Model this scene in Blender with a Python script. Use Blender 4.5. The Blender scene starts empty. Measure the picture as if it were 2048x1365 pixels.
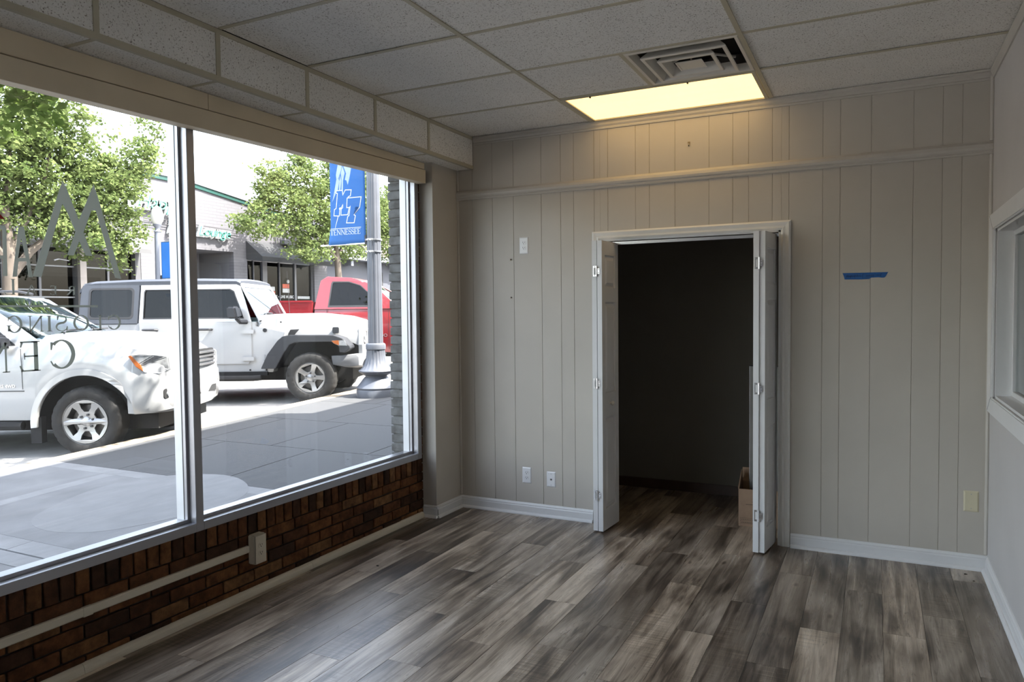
import bpy, bmesh, math, random
from mathutils import Vector, Matrix
from mathutils.geometry import tessellate_polygon
sc = bpy.context.scene
R = math.radians
rnd = random.Random(7)

# ---------------------------------------------------------------- camera
cam = bpy.data.cameras.new('camera'); co = bpy.data.objects.new('camera', cam)
sc.collection.objects.link(co); sc.camera = co
cam.sensor_width = 36.0; cam.lens = 36.0 * 1469.9 / 2048; cam.clip_end = 300; cam.clip_start = .05
PITCH, ROLL, YAW = -0.0386, 0.0103, 0.4599
base = Matrix.Rotation(YAW, 4, 'Z') @ Matrix.Rotation(PITCH, 4, 'X') @ Matrix.Rotation(ROLL, 4, 'Y') @ Matrix.Rotation(R(90), 4, 'X')
co.matrix_world = Matrix.Translation((1.827, -5.010, 1.534)) @ base

# ---------------------------------------------------------------- sky, sun, exposure
w = bpy.data.worlds.new('sky'); sc.world = w; w.use_nodes = True
nt = w.node_tree; bg = nt.nodes['Background']
sky = nt.nodes.new('ShaderNodeTexSky'); sky.sky_type = 'NISHITA'; sky.sun_disc = False
SUN_EL, SUN_AZ = 56.0, 18.0     # light travels towards -x, turned towards -y
sky.sun_elevation = R(SUN_EL); sky.sun_rotation = R(90 - SUN_AZ); sky.air_density = 1.3; sky.dust_density = 3.0; sky.ozone_density = 1.0
hsv = nt.nodes.new('ShaderNodeHueSaturation'); hsv.inputs['Saturation'].default_value = .55
nt.links.new(sky.outputs[0], hsv.inputs['Color']); nt.links.new(hsv.outputs[0], bg.inputs['Color'])
bg.inputs['Strength'].default_value = 1.05
sun = bpy.data.lights.new('sun', 'SUN'); sun.energy = 20.0; sun.angle = R(.6); sun.color = (1, .95, .87)
so = bpy.data.objects.new('sun', sun); sc.collection.objects.link(so)
sd = Vector((-math.cos(R(SUN_EL)) * math.cos(R(SUN_AZ)), -math.cos(R(SUN_EL)) * math.sin(R(SUN_AZ)), -math.sin(R(SUN_EL))))
so.rotation_euler = sd.to_track_quat('-Z', 'Y').to_euler(); so.location = (10, 6, 14)
vs = sc.view_settings; vs.view_transform = 'Standard'; vs.look = 'None'; vs.gamma = 1.0; vs.use_curve_mapping = False
vs.exposure = 0.55
sc.cycles.max_bounces = 10; sc.cycles.diffuse_bounces = 6; sc.cycles.glossy_bounces = 4; sc.cycles.transparent_max_bounces = 16
sc.cycles.sample_clamp_indirect = 6.0; sc.cycles.caustics_reflective = False; sc.cycles.caustics_refractive = False

# ---------------------------------------------------------------- helpers
def tag(o, label=None, cat=None, group=None, kind=None):
    if label: o['label'] = label
    if cat: o['category'] = cat
    if group: o['group'] = group
    if kind: o['kind'] = kind
    return o

def link(o, parent=None):
    sc.collection.objects.link(o)
    if parent is not None: o.parent = parent
    return o

def empty(name, loc=(0, 0, 0), rz=0, parent=None):
    o = bpy.data.objects.new(name, None); o.empty_display_size = .1
    o.location = loc; o.rotation_euler = (0, 0, rz)
    return link(o, parent)

def inst(name, mesh, parent=None, loc=(0, 0, 0), rot=(0, 0, 0)):
    o = bpy.data.objects.new(name, mesh); o.location = loc; o.rotation_euler = rot
    return link(o, parent)

class B:
    def __init__(s): s.v = []; s.f = []
    def add(s, v, f):
        n = len(s.v); s.v += [tuple(p) for p in v]; s.f += [tuple(i + n for i in q) for q in f]; return s
    def box(s, x0, x1, y0, y1, z0, z1):
        v = [(x, y, z) for z in (z0, z1) for y in (y0, y1) for x in (x0, x1)]
        return s.add(v, [(0, 2, 3, 1), (4, 5, 7, 6), (0, 1, 5, 4), (2, 6, 7, 3), (0, 4, 6, 2), (1, 3, 7, 5)])
    def hexa(s, v):   # 8 corners: bottom 4 ccw, top 4 ccw
        return s.add(v, [(0, 3, 2, 1), (4, 5, 6, 7), (0, 1, 5, 4), (1, 2, 6, 5), (2, 3, 7, 6), (3, 0, 4, 7)])
    def cyl(s, p0, p1, r0, r1=None, n=12, cap=True):
        r1 = r0 if r1 is None else r1
        p0 = Vector(p0); p1 = Vector(p1); d = (p1 - p0).normalized()
        a = d.orthogonal().normalized(); b = d.cross(a)
        v = []
        for p, r in ((p0, r0), (p1, r1)):
            for i in range(n):
                t = 2 * math.pi * i / n; v.append(p + (a * math.cos(t) + b * math.sin(t)) * r)
        f = [(i, (i + 1) % n, n + (i + 1) % n, n + i) for i in range(n)]
        if cap: f += [tuple(range(n - 1, -1, -1)), tuple(range(n, 2 * n))]
        return s.add(v, f)
    def lathe(s, prof, n=24, M=None, ripple=None):
        v = []; f = []
        for (r, z) in prof:
            for i in range(n):
                t = 2 * math.pi * i / n; rr = r * (ripple(t, z) if ripple else 1)
                p = Vector((rr * math.cos(t), rr * math.sin(t), z)); v.append(M @ p if M else p)
        for k in range(len(prof) - 1):
            for i in range(n):
                j = (i + 1) % n; f.append((k * n + i, k * n + j, (k + 1) * n + j, (k + 1) * n + i))
        return s.add(v, f)
    def loft(s, secs, closed=False, caps=False):
        n = len(secs[0]); v = [p for q in secs for p in q]; f = []
        for k in range(len(secs) - 1):
            for i in range(n if closed else n - 1):
                j = (i + 1) % n; f.append((k * n + i, k * n + j, (k + 1) * n + j, (k + 1) * n + i))
        if caps: f += [tuple(range(n - 1, -1, -1)), tuple(range((len(secs) - 1) * n, len(secs) * n))]
        return s.add(v, f)
    def tube(s, pts, rads, n=8):
        pts = [Vector(p) for p in pts]
        if not hasattr(rads, '__len__'): rads = [rads] * len(pts)
        secs = []; up = Vector((0, 0, 1)); a = None
        for i, p in enumerate(pts):
            d = (pts[min(i + 1, len(pts) - 1)] - pts[max(i - 1, 0)]).normalized()
            a = d.orthogonal().normalized() if a is None else (a - d * a.dot(d)).normalized()
            b = d.cross(a)
            secs.append([p + (a * math.cos(2 * math.pi * k / n) + b * math.sin(2 * math.pi * k / n)) * rads[i] for k in range(n)])
        return s.loft(secs, True, True)
    def plate(s, outer, holes=(), t=.01, fn=None):
        """flat polygon with holes in (a,b), thickness t along c; fn maps (a,b,c) to 3-D"""
        fn = fn or (lambda a, b, c: (a, b, c))
        polys = [list(outer)] + [list(h) for h in holes]
        tri = tessellate_polygon([[Vector((a, b, 0)) for a, b in q] for q in polys])
        flat = [p for q in polys for p in q]; n = len(flat)
        v = [fn(a, b, 0) for a, b in flat] + [fn(a, b, t) for a, b in flat]
        f = []
        for x in tri:
            f.append(tuple(x)); f.append(tuple(i + n for i in reversed(x)))
        o = 0
        for q in polys:
            m = len(q)
            for i in range(m):
                j = (i + 1) % m; f.append((o + i, o + j, n + o + j, n + o + i))
            o += m
        return s.add(v, f)
    def prism(s, prof, x0, x1, axis='x'):
        fn = {'x': lambda a, b, c: (c, a, b), 'y': lambda a, b, c: (a, c, b), 'z': lambda a, b, c: (a, b, c)}[axis]
        n = len(s.v)
        s.plate(prof, (), x1 - x0, lambda a, b, c: fn(a, b, c + x0)); return s
    def mesh(s, name, m, smooth=None, bev=0, seg=2, fixn=True):
        me = bpy.data.meshes.new(name); me.from_pydata(s.v, [], s.f)
        if bev or fixn:
            bm = bmesh.new(); bm.from_mesh(me)
            if fixn: bmesh.ops.recalc_face_normals(bm, faces=bm.faces)
            if bev:
                bmesh.ops.remove_doubles(bm, verts=bm.verts, dist=1e-5)
                es = [e for e in bm.edges if len(e.link_faces) == 2 and e.calc_face_angle(0) > .5]
                bmesh.ops.bevel(bm, geom=es, offset=bev, segments=seg, affect='EDGES', clamp_overlap=True)
            bm.to_mesh(me); bm.free()
        if m: me.materials.append(m)
        if smooth is not None:
            me.polygons.foreach_set('use_smooth', [True] * len(me.polygons))
            if smooth > 0: me.set_sharp_from_angle(angle=R(smooth))
        return me
    def build(s, name, m, parent=None, **k):
        loc = k.pop('loc', (0, 0, 0)); rot = k.pop('rot', (0, 0, 0))
        return inst(name, s.mesh(name, m, **k), parent, loc, rot)

def struct(name, b, m, **k):
    return tag(b.build(name, m, **k), kind='structure')

def part(name, m, parent, fn, *a, **k):
    b = B(); getattr(b, fn)(*a); return b.build(name, m, parent, **k)

def circ(cx, cy, r, n=24, a0=0, a1=360):
    return [(cx + r * math.cos(R(a0 + (a1 - a0) * i / n)), cy + r * math.sin(R(a0 + (a1 - a0) * i / n))) for i in range(n + (0 if a1 - a0 == 360 else 1))]

def rrect(x0, x1, y0, y1, r, n=4):
    o = []
    for cx, cy, a in ((x1 - r, y1 - r, 0), (x0 + r, y1 - r, 90), (x0 + r, y0 + r, 180), (x1 - r, y0 + r, 270)):
        o += [(cx + r * math.cos(R(a + 90 * i / n)), cy + r * math.sin(R(a + 90 * i / n))) for i in range(n + 1)]
    return o

def text_b(body, size, ext=.002, fn=None, align='CENTER', shear=0, bold=0):
    cu = bpy.data.curves.new('t', 'FONT'); cu.body = body; cu.size = size; cu.extrude = ext; cu.align_x = align
    cu.shear = shear; cu.offset = bold; cu.resolution_u = 3
    o = bpy.data.objects.new('t', cu); sc.collection.objects.link(o)
    dg = bpy.context.evaluated_depsgraph_get(); me = bpy.data.meshes.new_from_object(o.evaluated_get(dg))
    b = B(); fn = fn or (lambda a, c, d: (a, c, d))
    b.add([fn(*v.co) for v in me.vertices], [tuple(p.vertices) for p in me.polygons])
    bpy.data.objects.remove(o); bpy.data.curves.remove(cu); bpy.data.meshes.remove(me)
    return b

# ---------------------------------------------------------------- materials
MATS = {}
def nmat(name):
    m = bpy.data.materials.new(name); m.use_nodes = True; MATS[name] = m
    return m, m.node_tree, m.node_tree.nodes['Principled BSDF']

def ramp(nt, fac, stops):
    r = nt.nodes.new('ShaderNodeValToRGB'); e = r.color_ramp.elements
    while len(e) < len(stops): e.new(.5)
    for k, (p, c) in enumerate(stops):
        e[k].position = p; e[k].color = (*c, 1) if len(c) == 3 else c
    nt.links.new(fac, r.inputs[0]); return r.outputs[0]

def coords(nt, scale=(1, 1, 1), random_offset=False, kind='Object'):
    tc = nt.nodes.new('ShaderNodeTexCoord'); mp = nt.nodes.new('ShaderNodeMapping'); mp.inputs['Scale'].default_value = scale
    nt.links.new(tc.outputs[kind], mp.inputs[0])
    if random_offset:
        oi = nt.nodes.new('ShaderNodeObjectInfo'); ml = nt.nodes.new('ShaderNodeVectorMath'); ml.operation = 'SCALE'
        cb = nt.nodes.new('ShaderNodeCombineXYZ')
        for i in range(3): nt.links.new(oi.outputs['Random'], cb.inputs[i])
        ml.inputs['Scale'].default_value = 173.0; nt.links.new(cb.outputs[0], ml.inputs[0]); nt.links.new(ml.outputs[0], mp.inputs['Location'])
    return mp.outputs[0]

def noise(nt, vec, scale, detail=3, rough=.55, dist=0):
    n = nt.nodes.new('ShaderNodeTexNoise'); n.inputs['Scale'].default_value = scale; n.inputs['Detail'].default_value = detail
    n.inputs['Roughness'].default_value = rough; n.inputs['Distortion'].default_value = dist
    nt.links.new(vec, n.inputs['Vector']); return n.outputs['Fac']

def mixc(nt, fac, a, b, mode='MIX'):
    m = nt.nodes.new('ShaderNodeMix'); m.data_type = 'RGBA'; m.blend_type = mode
    for s, v in ((m.inputs[0], fac), (m.inputs[6], a), (m.inputs[7], b)):
        if hasattr(v, 'is_linked') or hasattr(v, 'links'): nt.links.new(v, s)
        elif isinstance(v, (int, float)): s.default_value = v
        else: s.default_value = (*v, 1)
    return m.outputs[2]

def bumpn(nt, bsdf, h, strength=.2, dist=.01):
    b = nt.nodes.new('ShaderNodeBump'); b.inputs['Strength'].default_value = strength; b.inputs['Distance'].default_value = dist
    nt.links.new(h, b.inputs['Height']); nt.links.new(b.outputs[0], bsdf.inputs['Normal'])

def mat(name, col, rough=.5, metal=0., var=.06, vs_=6., bump=0., bs=60., spec=.5, coat=0., em=0., rv=0., stretch=(1, 1, 1)):
    if name in MATS: return MATS[name]
    m, nt, p = nmat(name)
    p.inputs['Roughness'].default_value = rough; p.inputs['Metallic'].default_value = metal
    p.inputs['Specular IOR Level'].default_value = spec; p.inputs['Coat Weight'].default_value = coat
    v = coords(nt, stretch, True)
    n = noise(nt, v, vs_)
    lo = tuple(c * (1 - var) for c in col); hi = tuple(min(1, c * (1 + var)) for c in col)
    c = ramp(nt, n, ((.3, lo), (.7, hi)))
    if rv:
        oi = nt.nodes.new('ShaderNodeObjectInfo')
        c2 = ramp(nt, oi.outputs['Random'], ((0, (1 - rv,) * 3), (1, (1, 1, 1)))); c = mixc(nt, 1.0, c, c2, 'MULTIPLY')
    nt.links.new(c, p.inputs['Base Color'])
    if bump: bumpn(nt, p, noise(nt, v, bs, 2), bump, .004)
    if em:
        nt.links.new(c, p.inputs['Emission Color']); p.inputs['Emission Strength'].default_value = em
    return m

def glass(name, tint=(.93, .96, .96), gloss=1.0, ior=1.45, rough=0.0):
    m, nt, p = nmat(name); nt.nodes.remove(p); out = nt.nodes['Material Output']
    tr = nt.nodes.new('ShaderNodeBsdfTransparent'); tr.inputs[0].default_value = (*tint, 1)
    gl = nt.nodes.new('ShaderNodeBsdfGlossy'); gl.inputs['Roughness'].default_value = rough; gl.inputs[0].default_value = (gloss, gloss, gloss, 1)
    lw = nt.nodes.new('ShaderNodeLayerWeight'); lw.inputs[0].default_value = .5
    pw = nt.nodes.new('ShaderNodeMath'); pw.operation = 'POWER'; pw.inputs[1].default_value = 5.0; nt.links.new(lw.outputs['Facing'], pw.inputs[0])
    f0 = ((ior - 1) / (ior + 1)) ** 2
    ma = nt.nodes.new('ShaderNodeMath'); ma.operation = 'MULTIPLY_ADD'; ma.inputs[1].default_value = 1 - f0; ma.inputs[2].default_value = f0; nt.links.new(pw.outputs[0], ma.inputs[0])
    mx = nt.nodes.new('ShaderNodeMixShader'); nt.links.new(ma.outputs[0], mx.inputs[0]); nt.links.new(tr.outputs[0], mx.inputs[1]); nt.links.new(gl.outputs[0], mx.inputs[2])
    nt.links.new(mx.outputs[0], out.inputs[0]); return m

M_WALL = mat('greige_wall_paint', (0.4815, 0.4473, 0.396), .55, var=.03, vs_=3, bump=.04, bs=250)
M_WALLR = mat('right_wall_paint', (0.5085, 0.4905, 0.4815), .6, var=.03, vs_=3, bump=.05, bs=250)
M_CLOSET = mat('closet_shade_paint', (.15, .135, .11), .7, var=.05, vs_=2)  # wall greige darkened; the closet's lack of light is put into the colour
M_TRIM = mat('white_trim_paint', (0.675, 0.675, 0.675), .35, var=.02)
M_CREAM = mat('cream_trim_paint', (.60, .55, .45), .45, var=.04, vs_=8)
M_RAIL = mat('rail_paint', (0.504, 0.477, 0.432), .4, var=.03)
M_GRID = mat('tan_grid_metal', (.50, .46, .35), .45, var=.05)
M_VAL = mat('tan_valance_paint', (.66, .565, .415), .5, var=.06, vs_=3)
M_ALU = mat('mill_aluminium', (.40, .40, .425), .38, .75, var=.08, vs_=4, stretch=(1, .2, 1))
M_DARK = mat('black_rubber', (.015, .015, .017), .6, var=.1)
M_BLACK = mat('matte_black', (.008, .008, .008), .9, var=0)
M_CHROME = mat('bright_steel', (.72, .72, .74), .22, .9, var=.05)
M_PLATE = mat('white_plastic', (.74, .74, .75), .3, var=.01)
M_IVORY = mat('ivory_plastic', (.58, .53, .38), .35, var=.02)
M_MORTAR = mat('dark_mortar', (.036, .029, .025), .95, var=.3, vs_=30, bump=.3, bs=90)
M_GLASS = glass('window_glass', (.995, 1, 1))
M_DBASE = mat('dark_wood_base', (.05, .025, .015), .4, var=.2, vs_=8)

def brick_mat(name, stops, var_dark=.5):
    m, nt, p = nmat(name); p.inputs['Roughness'].default_value = .8; p.inputs['Specular IOR Level'].default_value = .25
    oi = nt.nodes.new('ShaderNodeObjectInfo'); v = coords(nt, (1, 1, 1), True)
    c = ramp(nt, oi.outputs['Random'], stops)
    n = noise(nt, v, 26, 4, .65); n2 = noise(nt, v, 9, 2, .5)
    d = ramp(nt, n, ((.3, (var_dark,) * 3), (.62, (1.1, 1.1, 1.1)))); c = mixc(nt, 1.0, c, d, 'MULTIPLY')
    d2 = ramp(nt, n2, ((.36, (.45, .42, .4)), (.55, (1, 1, 1)))); c = mixc(nt, .8, c, d2, 'MULTIPLY')
    nt.links.new(c, p.inputs['Base Color']); bumpn(nt, p, noise(nt, v, 120, 3), .5, .004); return m
M_BRICK = brick_mat('brown_brick', ((0, (.040, .021, .013)), (.3, (.10, .040, .016)), (.6, (.155, .062, .022)), (.85, (.19, .085, .033)), (1, (.21, .11, .05))))
M_GBRICK = brick_mat('grey_painted_brick', ((0, (.13, .133, .13)), (1, (.17, .173, .17))), .85)

def floor_mat():
    m, nt, p = nmat('grey_oak_laminate')
    v = coords(nt, (1, 1, 1), True)
    g = noise(nt, coords(nt, (9, .55, 1), True), 2.0, 6, .64, 1.0)
    b = noise(nt, coords(nt, (2.2, .75, 1), True), 1.9, 3, .55, .5)
    f = noise(nt, coords(nt, (80, 1.6, 1), True), 4, 4, .6)
    mx = nt.nodes.new('ShaderNodeMath'); mx.operation = 'MULTIPLY_ADD'; mx.inputs[1].default_value = .50
    nt.links.new(g, mx.inputs[0])
    m2 = nt.nodes.new('ShaderNodeMath'); m2.operation = 'MULTIPLY'; m2.inputs[1].default_value = .50; nt.links.new(b, m2.inputs[0]); nt.links.new(m2.outputs[0], mx.inputs[2])
    c = ramp(nt, mx.outputs[0], ((.37, (.058, .046, .037)), (.44, (.150, .118, .092)), (.50, (.285, .234, .186)), (.56, (.415, .352, .286)), (.64, (.57, .50, .42))))
    c = mixc(nt, .55, c, ramp(nt, f, ((.35, (.70, .68, .66)), (.6, (1.12, 1.1, 1.08)))), 'MULTIPLY')
    # knots, saw marks and dark checks of the printed oak
    kn = nt.nodes.new('ShaderNodeTexVoronoi'); kn.inputs['Scale'].default_value = 2.6; nt.links.new(coords(nt, (1.9, .8, 1), True), kn.inputs['Vector'])
    c = mixc(nt, .8, c, ramp(nt, kn.outputs['Distance'], ((.025, (.22, .19, .17)), (.06, (.75, .72, .7)), (.085, (1.15, 1.12, 1.08)), (.13, (1, 1, 1)))), 'MULTIPLY')
    ck = noise(nt, coords(nt, (26, 3.2, 1), True), 1.6, 5, .72, 1.6)
    c = mixc(nt, .75, c, ramp(nt, ck, ((.33, (.30, .28, .26)), (.41, (1, 1, 1)), (.62, (1, 1, 1)), (.70, (1.35, 1.33, 1.30)))), 'MULTIPLY')
    pt = noise(nt, coords(nt, (1.3, .5, 1), True), 2.3, 2, .5)
    sm = noise(nt, coords(nt, (2, 60, 1), True), 2.0, 2, .5)
    msk = ramp(nt, pt, ((.56, (0, 0, 0)), (.64, (.55, .55, .55))))
    c = mixc(nt, msk, c, mixc(nt, 1.0, c, ramp(nt, sm, ((.42, (.55, .53, .5)), (.58, (1.25, 1.22, 1.18)))), 'MULTIPLY'))
    oi = nt.nodes.new('ShaderNodeObjectInfo')
    c = mixc(nt, 1.0, c, ramp(nt, oi.outputs['Random'], ((0, (.50, .48, .47)), (.5, (.92, .92, .92)), (1, (1.30, 1.27, 1.22)))), 'MULTIPLY')
    nt.links.new(c, p.inputs['Base Color'])
    p.inputs['Specular IOR Level'].default_value = .6
    nt.links.new(ramp(nt, g, ((.3, (.36,) * 3), (.7, (.25,) * 3))), p.inputs['Roughness'])
    bumpn(nt, p, f, .12, .002); return m
M_FLOOR = floor_mat()

def tile_mat():
    m, nt, p = nmat('fissured_ceiling_tile'); p.inputs['Roughness'].default_value = .95; p.inputs['Specular IOR Level'].default_value = .1
    v = coords(nt, (1, 1, 1), True)
    n = noise(nt, v, 140, 2, .6, .5); n2 = noise(nt, v, 260, 1); n3 = noise(nt, v, 2)
    c = ramp(nt, n, ((.345, (.30, .27, .235)), (.39, (.84, .82, .785)), (.7, (.90, .88, .845))))
    c = mixc(nt, 1., c, ramp(nt, n3, ((.3, (.93,) * 3), (.7, (1,) * 3))), 'MULTIPLY')
    nt.links.new(c, p.inputs['Base Color'])
    bumpn(nt, p, n, .5, .004); return m
M_TILE = tile_mat()
# ================================================================ ROOM
H, HS = 2.886, 2.644          # ceiling, soffit underside
XS, XR, XP = -.971, 2.4187, -1.118   # soffit face, right wall, corner pier face
XB = -1.235                   # brick face
YP = -.366                    # corner pier front
YF = -8.6                     # wall behind the camera
PT = .6096                    # ceiling module

# ---- floor with laminate planks
fl = struct('floor', B().box(-1.45, 2.6, YF - .1, 1.3, -.12, -.009), M_BLACK)
PW, PL = .1793, 1.22
k0 = -16; meshes = {}
offs = [.0, .41, .83, .2, .62, 1.02, .33, .75, .1, .52, .95]
for k in range(k0, 7):
    x0 = 1.51 + k * PW; x1 = x0 + PW
    cx0, cx1 = max(x0, XB - .002), min(x1, XR)
    if cx1 - cx0 < .01: continue
    y = -1.265 - 5 * PL + offs[(k * 4) % 11] - (.0 if k else offs[0])
    while y < 1.18:
        a, b = max(y, YF), min(y + PL, 1.19)
        if b - a > .02 and a > -4.2:
            w_, l_ = round(cx1 - cx0 - .0012, 4), round(b - a - .0012, 4)
            if (w_, l_) not in meshes:
                meshes[w_, l_] = B().box(-w_ / 2, w_ / 2, -l_ / 2, l_ / 2, -.009, 0).mesh('plank', M_FLOOR, bev=.0006, seg=1)
            inst('plank', meshes[w_, l_], fl, ((cx0 + cx1) / 2, (a + b) / 2, 0))
        elif b - a > .02:
            w_, l_ = round(cx1 - cx0 - .0012, 4), round(b - a - .0012, 4)
            inst('plank', B().box(-w_ / 2, w_ / 2, -l_ / 2, l_ / 2, -.009, 0).mesh('plank', M_FLOOR), fl, ((cx0 + cx1) / 2, (a + b) / 2, 0))
        y += PL

# ---- ceiling: tiles on a tan grid, plus the boxed soffit along the window
ce = struct('ceiling', B().box(-1.6, 2.7, YF - .1, 1.4, H + .10, H + .16), M_BLACK)
rows = [0.0, -.63]
while rows[-1] > YF: rows.append(rows[-1] - PT)
cols = [XS, 0.0, 2 * PT, XR]
for i in range(len(rows) - 1):
    y1, y0 = rows[i], max(rows[i + 1], YF)
    for j in range(3):
        x0, x1 = cols[j], cols[j + 1]
        if i == 0 and j == 1: continue               # light fixture
        if i == 1 and j == 1: x1 = PT                # diffuser takes the other half
        hx, hy = (x1 - x0) / 2 - .004, (y1 - y0) / 2 - .004
        B().box(-hx, hx, -hy, hy, 0, .014).build('ceiling_tile', M_TILE, ce, loc=((x0 + x1) / 2, (y0 + y1) / 2, H + .004 + (.0035 if (i * 3 + j) % 4 == 1 else 0)))
for x in (0.0, 2 * PT):
    b = B(); b.box(x - .012, x + .012, YF, -.014, H - .001, H + .004); b.box(x - .002, x + .002, YF, -.014, H + .004, H + .035)
    b.build('grid_runner', M_GRID, ce)
for i, y in enumerate(rows[1:-1]):
    for j in range(3):
        B().box(cols[j] + .012, cols[j + 1] - .012, y - .012, y + .012, H + .0005, H + .004).build('grid_tee', M_GRID, ce)
B().box(PT - .012, PT + .012, -.63 - PT + .012, -.63 - .012, H + .0005, H + .004).build('grid_tee', M_GRID, ce)
# soffit
for i in range(len(rows) - 1):
    y1, y0 = rows[i], max(rows[i + 1], YF)
    B().box(XS - .016, XS - .006, y0 + .006, y1 - .004, HS + .01, H - .012).build('soffit_panel', M_TILE, ce)
    B().box(-1.20, XS - .02, y0 + .006, y1 - .004, HS + .003, HS + .014).build('soffit_panel', M_TILE, ce)
    if i:
        B().box(XS - .008, XS + .0005, y1 - .012, y1 + .012, HS + .02, H - .015).build('soffit_bar', M_GRID, ce)
        B().box(-1.19, XS - .02, y1 - .010, y1 + .010, HS + .0005, HS + .003).build('soffit_bar', M_GRID, ce)
B().box(XS - .022, XS + .001, YF, -.002, HS, HS + .026).build('soffit_edge_bar', M_GRID, ce)
B().box(XS - .022, XS + .001, YF, -.002, H - .018, H + .004).build('soffit_edge_bar', M_GRID, ce)

# ---- back wall: random-width grooved boards round the closet opening
OX0, OX1, OZ = .058, 1.280, 2.050
b = B(); b.box(XP - .3, OX0, .0032, .115, 0, H + .1); b.box(OX1, XR + .1, .0032, .115, 0, H + .1); b.box(OX0, OX1, .0032, .115, OZ, H + .1)
wb = struct('wall_back', b, M_WALL)
gr = [XP - .02, -.985, -.81, -.631, -.401, -.246, -.144, .013, .116, .318, .417, .595, .823, .977, 1.077, 1.224, 1.325, 1.523, 1.623, 1.795, 2.02, 2.17, 2.268, XR]
for i in range(len(gr) - 1):
    x0, x1 = gr[i] + .0011, gr[i + 1] - .0011
    segs = [(x0, x1, 0, H)]
    if x0 < OX0 < x1: segs = [(x0, OX0, 0, H), (OX0, x1, OZ, H)]
    elif x0 < OX1 < x1: segs = [(x0, OX1, OZ, H), (OX1, x1, 0, H)]
    elif OX0 <= x0 and x1 <= OX1: segs = [(x0, x1, OZ, H)]
    for (a, c, z0, z1) in segs:
        B().box(a, c, 0, .0045, z0, z1 - .001).build('wall_board', M_WALL, wb, bev=.0012, seg=1)
# picture rail, crown, corner strips
rp = [(0, 2.412), (-.010, 2.412), (-.014, 2.420), (-.013, 2.428), (-.022, 2.436), (-.026, 2.450), (-.022, 2.468), (-.012, 2.478), (-.008, 2.484), (0, 2.484)]
struct('trim_1', B().prism(rp, XP, XR - .001, 'x'), M_RAIL)
cp = [(0, H - .058), (-.008, H - .058), (-.010, H - .048), (-.007, H - .042), (-.016, H - .030), (-.017, H - .016), (-.024, H - .010), (-.024, H), (0, H)]
struct('trim_2', B().prism(cp, XS + .003, XR - .001, 'x'), M_RAIL)
cr = [(XR, H - .050), (XR - .008, H - .050), (XR - .009, H - .040), (XR - .020, H - .014), (XR - .020, H), (XR, H)]
struct('trim_3', B().prism([(a, c) for a, c in cr], YF, -.024, 'y'), M_RAIL)
b = B(); b.cyl((XR - .008, -.008, .1), (XR - .008, -.008, 2.41), .011, n=8); b.cyl((XR - .008, -.008, 2.485), (XR - .008, -.008, H - .03), .011, n=8)
struct('trim_4', b, M_RAIL)
b = B(); b.cyl((XP + .006, -.006, .1), (XP + .006, -.006, 2.41), .009, n=8); b.cyl((XP + .006, -.006, 2.485), (XP + .006, -.006, HS), .009, n=8)
struct('trim_5', b, M_RAIL)

# ---- corner pier, baseboards
struct('wall_corner', B().box(-1.46, XP, YP, .02, 0, HS + .2), M_WALL)
def base_prof(s=1): return [(0, 0), (-.014 * s, 0), (-.014 * s, .062), (-.011 * s, .070), (-.012 * s, .076), (-.006 * s, .088), (0, .090)]
def shoe_prof(s=1): return [(-.012 * s, 0), (-.032 * s, 0), (-.031 * s, .008), (-.026 * s, .015), (-.020 * s, .019), (-.012 * s, .020)]
def baseb(name, prof_axis, a0, a1, off, sgn, m=M_TRIM):
    """prof_axis 'x': runs along x on a wall facing -y ; 'y': runs along y, sgn -1 wall faces +x, +1 wall faces -x"""
    if prof_axis == 'x':
        o = struct(name, B().prism([(off + p[0], p[1]) for p in base_prof()], a0, a1, 'x'), m)
        B().prism([(off + p[0], p[1]) for p in shoe_prof()], a0, a1, 'x').build('shoe_moulding', m, o)
    else:
        o = struct(name, B().prism([(off + p[0] * sgn, p[1]) for p in base_prof()], a0, a1, 'y'), m)
        B().prism([(off + p[0] * sgn, p[1]) for p in shoe_prof()], a0, a1, 'y').build('shoe_moulding', m, o)
    return o
baseb('baseboard_back', 'x', XP, -.006, 0, 1)
baseb('baseboard_back_right', 'x', 1.342, XR, 0, 1)
baseb('baseboard_right', 'y', YF, -.03, XR, 1)
baseb('baseboard_corner', 'y', YP - .012, 0, XP, -1)
baseb('baseboard_corner_front', 'x', XB + .005, XP + .014, YP, 1)

# ---- closet: casing, jamb, inside
def casing(name, x0, x1, z1, w, y, m):
    o = tag(empty(name), kind='structure')
    pr = [(0, -.002), (0, -.011), (.012, -.017), (.026, -.014), (w - .012, -.019), (w, -.012), (w, -.002)]   # (distance outwards, y)
    def leg(side):
        b = B(); secs = []
        for z, k in ((0.0, 0), (z1, 1)):
            secs.append([((x0 - d if side < 0 else x1 + d), y + yy, z + (d if k else 0)) for d, yy in pr])
        b.loft(secs, True, True); return b
    leg(-1).build('casing_leg', m, o); leg(1).build('casing_leg', m, o)
    b = B(); b.loft([[(x0 - d, y + yy, z1 + d) for d, yy in pr], [(x1 + d, y + yy, z1 + d) for d, yy in pr]], True, True); b.build('casing_head', m, o)
    return o
M_CASR = mat('casing_paint', (.70, .69, .66), .35, var=.02)
casing('trim_6', OX0 + .002, OX1 - .002, OZ - .004, .060, 0, M_CASR)
jb = tag(empty('trim_7'), kind='structure')
B().box(OX0, OX0 + .016, -.006, .115, 0, OZ).build('jamb', M_TRIM, jb); B().box(OX1 - .016, OX1, -.006, .115, 0, OZ).build('jamb', M_TRIM, jb)
B().box(OX0, OX1, -.006, .115, OZ - .016, OZ).build('jamb_head', M_TRIM, jb)
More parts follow.
